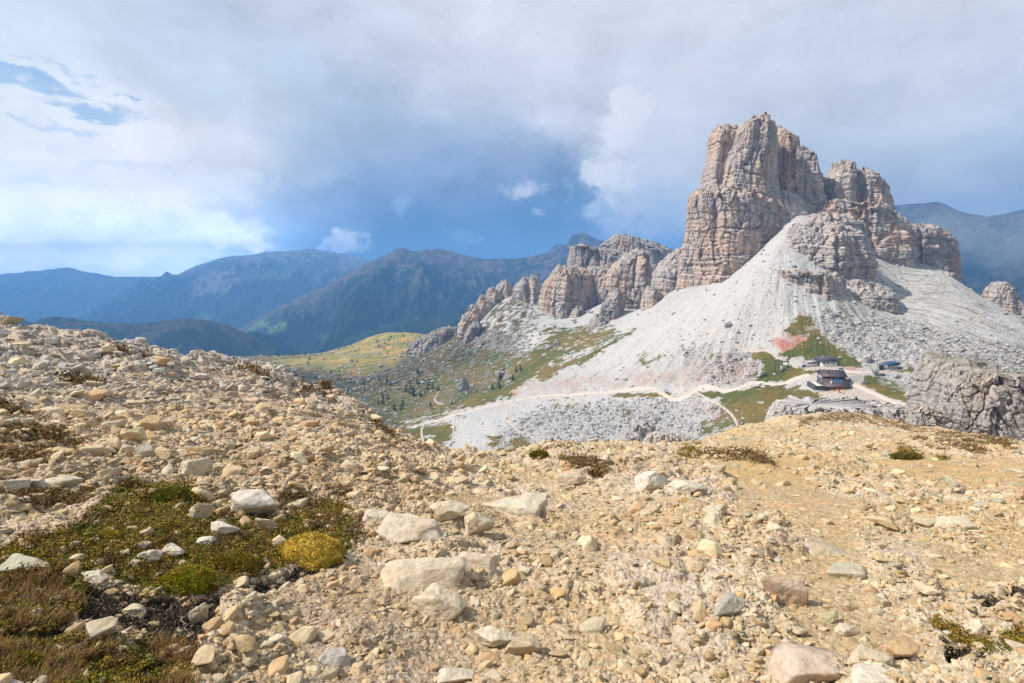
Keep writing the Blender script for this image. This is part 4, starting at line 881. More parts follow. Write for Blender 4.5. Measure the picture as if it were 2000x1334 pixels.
def build_slope():
    ucore = np.linspace(-1.06, 1.10, 1120)
    us = np.r_[-np.geomspace(12, 2.6, 60)[:-1], np.linspace(-2.6, -1.06, 120)[:-1], ucore, np.linspace(1.10, 2.6, 110)[1:], np.geomspace(2.6, 12, 60)[1:]]
    Ys = np.exp(np.r_[np.linspace(math.log(.3), math.log(1.4), 70)[:-1], np.linspace(math.log(1.4), math.log(50), 900), np.linspace(math.log(50), math.log(110), 40)[1:]])
    U, y = np.meshgrid(us, Ys); x = U*y
    z = (RF(np.clip(U, -2.6, 2.6), .75*np.log(np.maximum(y, 1.0)/5))*np.maximum(y, 1.0)).astype(f32)
    px, py = proj(x, y, z)
    lod = y*1.6e-3                                             # metres per render pixel
    big = fbm2(x/3.2, y/3.2, 4, 301); med = fbm2(x/.9, y/.9, 4, 305)
    z = z+big*.15*np.clip(y/4, .5, 3)+med*.07
    wn = (fbm2(x*1.6/np.sqrt(y), y*1.6/np.sqrt(y), 5, 311)*2.2, fbm2(x*1.6/np.sqrt(y)+30, y*1.6/np.sqrt(y), 5, 313)*2.2)
    M = lambda poly, soft=14: poly_mask(px, py, poly, soft, wn)
    # right-hand dirt path and yellow fines
    dirt = np.maximum.reduce([M([(1380,900),(1560,880),(1640,960),(1700,1100),(1850,1200),(1900,1300),(1700,1334),(1560,1230),(1560,1080),(1430,1020)], 60),
        .95*M([(1750,880),(2050,880),(2050,1000),(1850,950),(1750,920)], 40), .9*M([(1850,1050),(2050,1040),(2050,1160),(1900,1180)], 40),
        .6*M([(980,960),(1250,1000),(1300,1150),(1150,1200),(1000,1120)], 60), .75*M([(650,1120),(1000,1180),(1300,1334),(500,1400),(420,1200)], 60)])
    rock = np.maximum.reduce([M([(-60,620),(200,660),(400,705),(600,750),(700,790),(790,850),(700,840),(560,780),(380,735),(250,735),(-60,700)], 30),
        .9*M([(80,700),(300,720),(320,745),(200,750),(60,735)], 20), .8*M([(1340,1080),(1450,1130),(1520,1334),(1250,1334),(1150,1150),(1250,1060)], 50),
        .6*M([(1100,900),(1300,900),(1420,960),(1440,1010),(1250,980),(1100,940)], 40)])
    veg = np.zeros(x.shape, f32); kind = np.zeros(x.shape, np.int8)
    for poly, k in VEG:
        a = M(poly, 16 if py is not None and np.array(poly)[:, 1].mean() > 950 else 8)
        kind = np.where(a > veg, k, kind); veg = np.maximum(veg, a)
    pn = fbm2(x/.16, y/.16, 4, 315); pq = fbm2(x/.45+5, y/.45, 4, 317)
    k2_ = kind == 2
    kind = np.where(k2_ & (pn+pq*.6 > .0), 0, kind); kind = np.where(k2_ & (pn-pq < -.16), 3, kind); kind = np.where(k2_ & (kind == 2) & (pq > .05), 1, kind)
    kind = np.where((kind == 0) & (pq-pn > .42), 1, kind)
    farv = sst(930, 900, py); veg = veg*(1-farv*sst(.15, -.2, fbm2(x/.5, y/.5, 4, 319)))
    # slabs of bedrock: tilted plates with steps and cracks
    sx = x*.94+y*.34; sy = -x*.34+y*.94
    f1, f2, cid, ox, oy = voro2(sx/.75+.4*med, sy/.42, 321)
    slab = ((cid-.5)*.16+(1-np.clip(f1, 0, 1)**2)*.10-.07*sst(.12, 0, f2-f1))
    z = z+rock*slab*np.clip(y/6, .5, 2.0)
    rr = ridge2(sx/1.3, sy/.8, 6, 331, .55)
    z = z+rock*rr*.05*np.clip(y/5, .5, 2.2)
    # cobbles of the ground itself, at three sizes
    tone = np.zeros(x.shape, f32); dens = (1-.88*dirt)*(1-veg)
    patch = sst(-.35, .35, fbm2(x/1.1, y/1.1, 4, 341)+.25)
    for i, (s, amp) in enumerate(((.30, .085), (.13, .042), (.055, .02), (.024, .009), (.011, .004))):
        ok = sst(.9, 2.4, s/lod)
        if not (ok > .01).any(): continue
        wx, wy = x/s+.35*fbm2(x/s*.7, y/s*.7, 2, 343+i), y/s/.82
        f1, f2, cid, ox, oy = voro2(wx, wy, 350+i*7)
        has = (cid > (.62, .45, .3, .15, .1)[i]).astype(f32)
        cap = np.sqrt(np.clip(1-(f1/.62)**2.4, 0, 1))*(.45+.8*hf(np.floor(cid*9999).astype(np.int64), 0*cid.astype(np.int64), 0*cid.astype(np.int64), 3))+(ox*(cid-.5)+oy*(.5-cid))*.8*np.clip(1-f1, 0, 1)
        wgt = (dens if i < 2 else (1-.55*veg)*(1-.55*dirt))*has*ok*(patch if i < 3 else 1)*(1-.5*rock if i < 2 else 1)
        z = z+amp*cap*wgt
        tone = np.where((cap > .25)*wgt > .2, np.maximum(tone*.2, wgt)*(.4+.9*cid), tone*(1 if i > 2 else .9))
    for i in range(1):
        z = z+fbm2(x/.05, y/.05, 3, 371)*.006*sst(1, 3, .05/lod)
    # vegetation mats: lumpy cushions
    vf1, vf2, vc, _, _ = voro2(x/.10, y/.10, 381); z = z+veg*(kind != 3)*(np.sqrt(np.clip(1-(vf1/.8)**2, 0, 1))*.03*vc+.012)*np.clip(y/3, 1, 3)
    z = z-.03*veg*(kind == 3)
    # ---- base colours
    def c3(*c): return np.array(c, f32)
    n1 = fbm2(x/.6, y/.6, 5, 401)[..., None]; n2 = fbm2(x/.07, y/.07, 4, 403)[..., None]; n3 = fbm2(x/4, y/4, 4, 405)[..., None]
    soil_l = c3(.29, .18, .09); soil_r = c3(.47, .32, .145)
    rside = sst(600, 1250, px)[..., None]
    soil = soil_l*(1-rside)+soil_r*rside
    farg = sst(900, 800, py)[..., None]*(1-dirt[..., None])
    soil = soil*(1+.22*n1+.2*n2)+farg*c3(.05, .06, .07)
    stone = c3(.56, .45, .31)+(c3(.54, .48, .40)-c3(.56, .45, .31))*sst(-.3, .4, n3+.4*n1)
    tk = np.clip(tone, 0, 1)[..., None]
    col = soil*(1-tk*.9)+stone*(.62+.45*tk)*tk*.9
    green = (M([(1500,1100),(1750,1100),(1900,1250),(1800,1334),(1550,1334)], 80)*sst(0, .4, n1[..., 0]))[..., None]*.5
    col = col*(1-green)+c3(.33, .31, .20)*green
    rk = (rock*.8)[..., None]; rkc = c3(.50, .43, .35)*(1+.25*n1+.15*n2)
    rkc = rkc*(1-rside*.5)+c3(.44, .36, .27)*(1+.25*n2)*rside*.5
    col = col*(1-rk)+rkc*rk
    rust = sst(.25, .6, n1[..., 0]+.5*n3[..., 0])[..., None]*.35*(1-veg[..., None]); col = col*(1-rust)+c3(.46, .27, .11)*rust
    vk = sst(.25, .7, veg+.45*n1[..., 0]*(veg > .02)*(kind != 3)+.2*n2[..., 0]*(veg > .02))[..., None]
    moss = c3(.10, .095, .02)*(1-sst(-.3, .3, n2+n1))+c3(.20, .115, .025)*sst(-.3, .3, n2+n1)
    rusty = c3(.14, .095, .045)*(1-sst(-.2, .4, n2))+c3(.26, .17, .08)*sst(-.2, .4, n2)
    straw = c3(.10, .07, .035)*(1-sst(-.3, .3, n1+n2))+c3(.22, .14, .06)*sst(-.3, .3, n1+n2)
    dark = c3(.055, .042, .035)*(1+.5*n2)
    K = kind[..., None]
    vc_ = np.where(K == 0, moss, np.where(K == 1, rusty, np.where(K == 2, straw, dark)))
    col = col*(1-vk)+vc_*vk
    m = NT('slope_ground', .93, .15); base = m.attr('base', True)
    nn = m.noise(26, 8, .68); v = m.voro(38); v2 = m.voro(95); vcol = m.voro(38, out='Color')
    gray = m.N.new('ShaderNodeRGBToBW'); m.L.new(vcol, gray.inputs[0])
    c = m.mix(1.0, base, m.ramp(nn, [(.25, (.66, .65, .63)), (.75, (1.28, 1.28, 1.3))]), 'MULTIPLY')
    c = m.mix(1.0, c, m.ramp(gray.outputs[0], [(.2, (.82, .8, .76)), (.8, (1.18, 1.18, 1.2))]), 'MULTIPLY')
    m.color(c)
    h = m.math('ADD', m.math('MULTIPLY', nn, .5), m.math('ADD', m.math('MULTIPLY', v, -.8), m.math('MULTIPLY', v2, -.4)))
    m.bump(h, .65, .010)
    tag(link_mesh('scree_slope', np.stack([x, y, z], -1).reshape(-1, 3), grid_faces(*x.shape), m.m, attrs={'base': np.clip(col, .01, .85).reshape(-1, 3)}), kind='structure')
    lnY = np.log(Ys)
    px, py = proj(x, y, z)
    s = z/y; vis = s >= np.maximum.accumulate(s, axis=0)-.004*(1+0*s)
    vis &= (px > -60) & (px < 2060) & (py < 1390) & (y < 60)
    def zat(X, Y):
        i = np.interp(np.log(Y), lnY, np.arange(len(lnY))); j = np.interp(X/Y, us, np.arange(len(us)))
        i0 = np.minimum(i.astype(int), len(lnY)-2) if np.ndim(i) else int(min(i, len(lnY)-2)); j0 = np.minimum(j.astype(int), len(us)-2) if np.ndim(j) else int(min(j, len(us)-2))
        a, b = i-i0, j-j0
        return (z[i0, j0]*(1-b)+z[i0, j0+1]*b)*(1-a)+(z[i0+1, j0]*(1-b)+z[i0+1, j0+1]*b)*a
    def hit(pxx, pyy):
        r = ray(pxx, pyy); Y = 1.2
        while Y < 70:
            X = r.x/r.y*Y; Z = r.z/r.y*Y
            if float(zat(np.float64(X), np.float64(Y))) >= Z: return np.array((X, Y, Z))
            Y *= 1.003
        return None
    area = np.abs(np.gradient(px, axis=1)*np.gradient(py, axis=0))
    return dict(x=x, y=y, z=z, px=px, py=py, vis=vis, area=area, veg=veg, kind=kind, dirt=dirt, rock=rock, zat=zat, hit=hit, patch=patch)

# ------------------------------------------------------------------ stones
def ico(sub):
    t = (1+5**.5)/2
    v = [(-1,t,0),(1,t,0),(-1,-t,0),(1,-t,0),(0,-1,t),(0,1,t),(0,-1,-t),(0,1,-t),(t,0,-1),(t,0,1),(-t,0,-1),(-t,0,1)]
    f = [(0,11,5),(0,5,1),(0,1,7),(0,7,10),(0,10,11),(1,5,9),(5,11,4),(11,10,2),(10,7,6),(7,1,8),(3,9,4),(3,4,2),(3,2,6),(3,6,8),(3,8,9),(4,9,5),(2,4,11),(6,2,10),(8,6,7),(9,8,1)]
    v = [tuple(np.array(p)/np.linalg.norm(p)) for p in v]
    for _ in range(sub):
        c = {}; nf = []
        def mid(a, b):
            k = (min(a, b), max(a, b))
            if k not in c:
                p = (np.array(v[a])+np.array(v[b])); v.append(tuple(p/np.linalg.norm(p))); c[k] = len(v)-1
            return c[k]
        for a, b, d in f:
            ab, bd, da = mid(a, b), mid(b, d), mid(d, a); nf += [(a, ab, da), (b, bd, ab), (d, da, bd), (ab, bd, da)]
        f = nf
    return np.array(v), np.array(f)
def stone_shape(V, rng, flat=.6, sharp=16, planes=12, noise=.05):
    n = rng.normal(size=(planes, 3)); n /= np.linalg.norm(n, axis=1)[:, None]
    n = np.r_[n, [[0, 0, 1], [0, 0, -1]]]; n[-2] += rng.normal(size=3)*.18; n[-2] /= np.linalg.norm(n[-2])
    d = np.r_[rng.uniform(.62, 1.0, planes), rng.uniform(.6, .8), .7]
    r = (np.maximum(V@n.T/d, 1e-3)**sharp).sum(1)**(-1/sharp)
    r = r*(1+noise*fbm3(V[:, 0]*1.7+rng.uniform(0, 50), V[:, 1]*1.7, V[:, 2]*1.7, 4, int(rng.integers(999))))
    W = V*r[:, None]*np.array([1, rng.uniform(.62, .95), flat*rng.uniform(.8, 1.25)])
    return W/np.abs(W[:, :2]).max()*.5                      # unit length
def stone_mat():
    n = NT('limestone', .88, .25); base = n.attr('base', True)
    tc = n.N.new('ShaderNodeTexCoord'); g = tc.outputs['Object']
    a = n.noise(30, 8, .65); b = n.noise(7, 5, .6); cr = n.noise(70, 5, .7)
    c = n.mix(1.0, base, n.ramp(a, [(.25, (.74, .72, .70)), (.72, (1.2, 1.2, 1.2))]), 'MULTIPLY')
    c = n.mix(n.rng(b, .52, .68, 0, .5), c, (.42, .26, .12, 1))
    c = n.mix(n.rng(n.noise(16, 4, .6), .62, .74, 0, .45), c, (.20, .19, .18, 1))
    n.color(c); n.bump(n.math('ADD', a, n.math('MULTIPLY', cr, .4)), .75, .02); return n.m
STONE_COLS = [(.60,.52,.41),(.56,.50,.42),(.62,.57,.50),(.52,.43,.31),(.60,.47,.32),(.50,.47,.43),(.56,.55,.52),(.58,.44,.33),(.66,.61,.52),(.46,.40,.30)]

# marked stones: px, py of its foot, width and height in photo pixels, flatness seed, colour, label
MARKED = [
 (1531,1188,84,82,1,(.62,.52,.44),'pinkish angular boulder sitting alone on the yellow dirt'),
 (1592,1352,175,82,2,(.60,.51,.45),'large rust-streaked pink-white block cut by the bottom edge of the picture'),
 (1702,1350,112,44,3,(.70,.66,.60),'flat chalk-white rock cut by the bottom edge, right of the rust-streaked block'),
 (1690,1296,84,58,4,(.62,.54,.43),'cream half-round rock just above the flat chalk-white one at the bottom edge'),
 (1752,1292,74,50,5,(.58,.42,.26),'orange-stained rock leaning against the right side of the cream half-round one'),
 (498,1016,98,66,6,(.60,.57,.54),'largest grey-white cracked boulder, behind the yellow moss cushion'),
 (430,1052,58,34,7,(.64,.60,.55),'white wedge-shaped stone lying on the green moss'),
 (523,1040,32,38,8,(.62,.56,.45),'small upright cream stone between the grey-white boulder and the yellow moss'),
 (388,1020,38,44,9,(.66,.60,.47),'cream teardrop stone left of the grey-white cracked boulder'),
 (412,1072,38,24,10,(.62,.58,.52),'small white stone under the wedge-shaped one'),
 (293,1106,54,38,11,(.64,.61,.56),'flat white stone with a frayed lower edge on the green moss'),
 (341,1091,46,20,12,(.62,.59,.54),'narrow white sliver right of the flat white stone on the moss'),
 (381,930,52,46,13,(.62,.57,.48),'pale rounded boulder standing on the gravel above the moss'),
 (272,868,40,32,14,(.64,.56,.38),'yellowish angular stone on top of a small pile of stones'),
 (226,882,44,34,15,(.60,.49,.34),'tan stone at the left end of the small pile'),
 (251,888,30,28,16,(.58,.52,.38),'small squarish stone at the foot of the small pile'),
 (286,898,36,34,17,(.52,.48,.44),'grey rounded stone at the foot of the small pile'),
 (318,898,40,24,18,(.62,.50,.34),'orange-tan oblong stone at the right end of the small pile'),
 (26,964,62,44,19,(.56,.53,.42),'greenish rounded block at the left edge, first of a row of three'),
 (73,958,44,34,20,(.56,.53,.43),'greenish middle block of the row of three at the left edge'),
 (122,960,92,40,21,(.57,.54,.44),'long greenish block at the right end of the row of three'),
 (1266,962,66,50,22,(.70,.68,.64),'white domed boulder beside the dirt path'),
 (834,1148,170,66,23,(.63,.56,.46),'broad flattened cream rock, half buried in the centre'),
 (852,1210,104,70,24,(.62,.55,.44),'cream rock stepping down just below the broad flattened one'),
 (930,1112,96,56,25,(.62,.55,.45),'twin-humped cream rock just above the broad flattened one'),
 (800,1062,150,60,26,(.61,.55,.47),'long grey-cream rock with a stained face, right of the yellow moss'),
 (730,1030,54,40,27,(.60,.55,.48),'pale block at the left end of the long grey-cream rock'),
 (876,1030,78,46,28,(.63,.57,.46),'smooth cream hump behind the right end of the long grey-cream rock'),
 (924,1048,60,58,29,(.62,.55,.43),'pointed cream rock right of the smooth hump'),
 (1022,1012,130,52,30,(.62,.57,.48),'wide pale rock shelf on the slope above the dirt gully'),
 (968,1268,78,46,31,(.68,.63,.52),'white almond-shaped rock near the bottom centre'),
 (1021,1288,66,52,32,(.52,.44,.32),'brown-tan rock split by a dark crack'),
 (1905,1240,82,50,33,(.66,.60,.52),'white humped rock beside the green tuft at the right edge'),
 (1928,1288,86,32,34,(.62,.54,.42),'long tan slab lying below the green tuft at the right edge'),
 (1652,1246,42,30,35,(.64,.58,.49),'small pale oval stone below the pinkish boulder'),
 (1612,1220,44,32,36,(.48,.45,.30),'greenish stone in front of the pinkish boulder'),
 (187,1142,58,28,37,(.62,.59,.50),'pale stone on dark soil, below the green mat'),
 (117,1139,38,26,38,(.60,.56,.47),'small pale stone on brown shrub, left of the one on dark soil'),
 (38,1122,92,42,39,(.50,.50,.40),'grey-green slab at the left edge above the brown shrubs'),
 (395,1220,30,44,40,(.60,.54,.42),'upright pale splinter at the edge of the dark soil'),
 (264,1208,46,34,41,(.60,.55,.42),'cream stone among small ones on the dark soil'),
 (224,1262,24,18,42,(.50,.50,.42),'small grey stone between the brown shrubs at the lower left'),
 (1866,1024,74,40,43,(.60,.55,.45),'angular cream slab with a shaded face on the right-hand slope'),
 (1398,998,40,30,44,(.60,.56,.50),'pale rounded rock at the bend of the dirt path'),
 (1335,965,70,36,45,(.66,.62,.56),'white low rock right of the white domed boulder'),
 (1655,1195,30,24,46,(.56,.46,.34),'brown stone lying right of the pinkish boulder'),
 (18,640,46,20,47,(.40,.36,.30),'flat brown cap stone on the skyline at the left edge'),
 (38,684,38,12,48,(.58,.50,.36),'thin tan slab below the skyline at the left edge'),
 (1110,948,52,32,49,(.58,.50,.42),'squat tan block by the rusty patch of grass'),
 (798,922,28,22,50,(.62,.54,.42),'small cube-like tan stone on the upper slope'),
 (652,1300,64,46,51,(.50,.48,.47),'grey rock near the bottom edge, left of centre'),
 (890,1345,70,40,52,(.64,.58,.50),'white rock cut by the bottom edge, left of centre'),
 (1430,1210,60,46,53,(.42,.41,.38),'dark grey rounded rock in the rubble of the gully'),
 (1600,1000+90,110,26,54,(.50,.46,.38),'long low grey slab above the pinkish boulder'),
 (1655,1130,90,34,55,(.50,.46,.38),'long grey slab running down right of the pinkish boulder'),
]
LAND = [(1531,1150,'the pinkish lone boulder'),(1592,1310,'the rust-streaked bottom-edge block'),(498,985,'the grey-white cracked boulder'),(293,1090,'the flat white stone on moss'),
 (381,910,'the pale rounded boulder on gravel'),(272,870,'the small pile of stones'),(70,945,'the greenish row of three blocks'),(1266,940,'the white domed boulder'),(834,1120,'the broad flattened cream rock'),
 (800,1040,'the long grey-cream rock'),(1022,990,'the wide pale rock shelf'),(968,1250,'the white almond-shaped rock'),(1905,1215,'the white humped rock'),(187,1130,'the pale stone on dark soil'),
 (1866,1005,'the angular cream slab'),(1398,985,'the pale rock at the path bend'),(18,630,'the brown skyline cap stone'),(1110,930,'the squat tan block'),(652,1280,'the grey bottom-edge rock'),
 (1430,1190,'the dark grey gully rock'),(1785,890,'the flat olive cushion'),(595,1070,'the golden moss cushion'),(1052,888,'the small olive brow cushion'),(560,765,'the left brow'),(1640,1110,'the long grey slabs')]
ORD = [str(i)+('th' if 10 < i % 100 < 20 else {1: 'st', 2: 'nd', 3: 'rd'}.get(i % 10, 'th')) for i in range(80)]
ORD[1:7] = ['first', 'second', 'third', 'fourth', 'fifth', 'sixth']
def name_stones(recs):
    lab = {}
    for r in recs:
        o, px, py, w, k, t = r
        L = min(LAND, key=lambda q: (q[0]-px)**2+((q[1]-py)*1.6)**2)
        dx, dy = px-L[0], (py-L[1])*1.4; a = math.degrees(math.atan2(-dy, dx)) % 360
        d = ('right of', 'upper right of', 'above', 'upper left of', 'left of', 'lower left of', 'below', 'lower right of')[int((a+22.5)//45) % 8]
        near = 'close' if math.hypot(dx, dy) < 90 else 'well'
        c = 'grey' if t[0]-t[2] < .07 else 'off-white' if t[0] > .56 and t[0]-t[2] < .15 else 'cream' if t[0]-t[2] < .19 else 'tan'
        s = f"{c} {('flat', 'blocky', 'rounded')[k % 3]} stone {near} {d} {L[2]}"
        lab.setdefault(s, []).append(r)
    for s, rs in lab.items():
        rs.sort(key=lambda r: r[1])
        for i, r in enumerate(rs):
            n = len(rs)
            pre = '' if n == 1 else ('left ' if i == 0 else 'right ') if n == 2 else ('leftmost ', 'middle ', 'rightmost ')[i] if n == 3 else ('leftmost ' if i == 0 else 'rightmost ' if i == n-1 else ORD[i+1]+' from left, ')
            tag(r[0], pre+s, 'stone', 'loose limestone pieces on the near slope')
def build_stones(S):
    rng = np.random.default_rng(7); sm = stone_mat()
    hit, zat = S['hit'], S['zat']
    V4, F4 = ico(4); V3, F3 = ico(3); V2, F2 = ico(2); V1, F1 = ico(1)
    marked_px = []
    for (px, py, w, h, sd, c, lab) in MARKED:
        p = hit(px, min(py, 1385))
        if p is None: continue
        r = np.random.default_rng(900+sd)
        dist = math.hypot(p[1], math.hypot(p[0], p[2])); cz = p[1]*math.cos(PITCH)-p[2]*math.sin(PITCH)
        W = w/F*cz; H = h/F*cz
        asp = H/W
        sh = stone_shape(V4, r, flat=.8, sharp=30, planes=12, noise=.12)
        # fit: seen width -> x, height also seen foreshortened from above
        k = math.cos(math.atan(-p[2]/p[1])); dep = min(W*.8, W*.62)
        hh = max(H*.62, (H-dep*math.sin(math.atan(-p[2]/p[1])))/k)*1.15
        ext = sh.max(0)-sh.min(0)
        sh = sh/ext*np.array([W*1.06, dep, hh]); sh[:, 2] -= sh[:, 2].min()
        sh = sh+0
        n = fbm3(sh[:, 0]/W*5+sd, sh[:, 1]/W*5, sh[:, 2]/W*7, 5, sd, .6); dirv = sh-sh.mean(0); dirv /= np.linalg.norm(dirv, axis=1)[:, None]+1e-9
        sh = sh+dirv*(n*W*.045)[:, None]
        rz = r.uniform(-.25, .25)
        cc, ss = math.cos(rz), math.sin(rz); sh = np.c_[sh[:, 0]*cc-sh[:, 1]*ss, sh[:, 0]*ss+sh[:, 1]*cc, sh[:, 2]]
        X, Y = p[0]*(1+dep*.45/p[1]), p[1]+dep*.45
        zz = float(zat(np.float64(X), np.float64(Y)))
        col = np.array(c, f32)[None]*np.array([1, .955, .86])*(1+.14*n[:, None]); col = np.clip(col*.97, 0, .8)
        o = link_mesh('stone' if w < 70 else 'boulder', sh, F4, sm, attrs={'base': col})
        o.location = (X, Y, min(zz, p[2]+dep*.3)-hh*.16)
        tag(o, lab, 'boulder' if w >= 70 else 'stone')
        marked_px.append((px, py, w))
    # ---- loose stones by size
    w = (S['area']*S['vis']*(.12+.88*S['patch']*(1-.86*S['dirt']))*(1-.80*S['veg'])*(1-.45*S['rock'])).ravel()
    left = sst(1100, 500, S['px']).ravel(); w = w*(.55+.6*left); cum = np.cumsum(w)
    def pick(n):
        i = np.searchsorted(cum, rng.uniform(0, cum[-1], n)); return np.minimum(i, len(cum)-1)
    xf, yf, zf, pxf, pyf = [S[k].ravel() for k in ('x', 'y', 'z', 'px', 'py')]
    dl = np.array(STONE_COLS, f32)
    def stone_tint(i, n):
        c = dl[rng.integers(0, len(dl), n)]
        warm = sst(700, 820, pyf[i])[:, None]
        c = c*(1-warm)+c*np.array([1.05, .92, .69])*warm
        grey = sst(830, 700, pyf[i])[:, None]*.7; c = c*(1-grey)+np.array([.50, .475, .45])*grey
        gr = (rng.uniform(size=(n, 1)) < .12)*sst(1200, 1500, pxf[i])[:, None]; c = c*(1-gr)+np.array([.42, .42, .31])*gr
        return c*rng.uniform(.8, 1.12, (n, 1))
    # individuals: the 300 that show largest
    protos = []
    for k in range(14):
        r = np.random.default_rng(50+k)
        protos.append(stone_shape(V3, r, flat=(.42, .6, .75)[k % 3], sharp=(14, 22, 30)[k % 3], planes=10+k % 4, noise=.10))
    idx = pick(2600); cz = yf[idx]*math.cos(PITCH)-zf[idx]*math.sin(PITCH)
    sizes = 20*(rng.pareto(2.6, 2600)+1); sizes = np.minimum(sizes, 62)
    m_ = np.minimum(sizes/F*cz, .42*(.6+.4*rng.uniform(size=2600))); spx = m_*F/cz
    order = np.argsort(-spx)
    placed = []; NI = 295; rest = []
    grid = {}
    mp = np.array(marked_px)
    for j in order:
        i = idx[j]; q = (pxf[i], pyf[i])
        d = np.hypot(mp[:, 0]-q[0], (mp[:, 1]-mp[:, 2]*.25-q[1])*1.4)-mp[:, 2]*.42
        if d.min() < spx[j]*.35: continue
        if placed:
            pp = np.array([(a[0], a[1], a[2]) for a in placed])
            d = np.hypot(pp[:, 0]-q[0], (pp[:, 1]-q[1])*1.5)-pp[:, 2]*.42
            if d.min() < spx[j]*.38: continue
        placed.append((q[0], q[1], spx[j], i, m_[j]))
        if len(placed) > 900: break
    tints = stone_tint(np.array([a[3] for a in placed]), len(placed))
    meshes = {}; recs = []
    sv, sf, scol = [], [], []; off = 0
    for n_, a in enumerate(placed):
        k = n_ % 14; i = a[3]; s = a[4]
        rz, tx, ty = rng.uniform(0, 6.28), rng.normal()*.16-.14, rng.normal()*.16
        if n_ < NI:
            ck = (k, n_ % 3)
            if ck not in meshes:
                o = link_mesh('stone', protos[k], F3, sm, attrs={'base': np.repeat(tints[n_][None], len(protos[k]), 0)}); meshes[ck] = o
            else:
                o = meshes[ck].copy(); COL.objects.link(o)
            o.location = (xf[i], yf[i], zf[i]+s*.06); o.scale = (s, s, s); o.rotation_euler = (tx, ty, rz)
            recs.append((o, a[0], a[1], a[2], k, tints[n_]))
        else:
            rest.append((i, s, k, rz, tx, ty, tints[n_]))
    name_stones(recs)
    # everything smaller: one mass of rubble and gravel
    def rot(V, rz, tx, ty):
        cz_, sz = np.cos(rz), np.sin(rz)
        X = V[None, :, 0]*cz_[:, None]-V[None, :, 1]*sz[:, None]; Yy = V[None, :, 0]*sz[:, None]+V[None, :, 1]*cz_[:, None]; Z = np.repeat(V[None, :, 2], len(rz), 0)
        Z2 = Z+Yy*np.sin(tx)[:, None]+X*np.sin(ty)[:, None]
        return np.stack([X, Yy, Z2], -1)
    def mass(n, lo, hi, al, base, faces, cap, seedk, lift, wbias=None):
        nonlocal off
        id_ = pick(n); czz = yf[id_]*math.cos(PITCH)-zf[id_]*math.sin(PITCH)
        px_ = np.minimum(lo*(rng.pareto(al, n)+1), hi); s = np.minimum(px_/F*czz, cap*(.5+.5*rng.uniform(size=n)))
        keep = s*F/czz > lo*.75; id_, s = id_[keep], s[keep]; n = len(id_)
        t = stone_tint(id_, n); rz, tx, ty = rng.uniform(0, 6.28, n), rng.normal(size=n)*.2-.15, rng.normal(size=n)*.2
        kk = rng.integers(0, 8, n)
        jx = rng.normal(size=n)*s*.6; jy = rng.normal(size=n)*s*.6
        gx = xf[id_]+jx; gy = np.maximum(yf[id_]+jy, .8); gz = zat(gx, gy)
        for k in range(8):
            mk = kk == k
            if not mk.any(): continue
            P0 = stone_shape(base, np.random.default_rng(seedk+k), flat=(.4, .6, .8)[k % 3], sharp=34, planes=8, noise=.10)
            W = rot(P0, rz[mk], tx[mk], ty[mk])*s[mk][:, None, None]
            W = W+np.stack([gx[mk], gy[mk], gz[mk]+s[mk]*lift], -1)[:, None]
            nb = mk.sum(); sv.append(W.reshape(-1, 3)); sf.append((faces[None]+(np.arange(nb)*len(P0))[:, None, None]+off).reshape(-1, 3))
            scol.append(np.repeat(t[mk], len(P0), 0)); off += nb*len(P0)
    # left-over large ones
    for (i, s, k, rz, tx, ty, t) in rest:
        W = rot(protos[k], np.array([rz]), np.array([tx]), np.array([ty]))[0]*s+np.array([xf[i], yf[i], zf[i]+s*.06])
        sv.append(W); sf.append(F3+off); scol.append(np.repeat(t[None], len(W), 0)); off += len(W)
    mass(10000, 10, 28, 2.1, V2, F2, .34, 600, .03)
    mass(26000, 4.8, 11, 2.4, V1, F1, .16, 700, .05)
    tag(link_mesh('rubble', np.concatenate(sv), np.concatenate(sf), sm, attrs={'base': np.clip(np.concatenate(scol), .02, .8)}), 'pale limestone rubble and gravel covering the near slope', None, None, 'stuff')
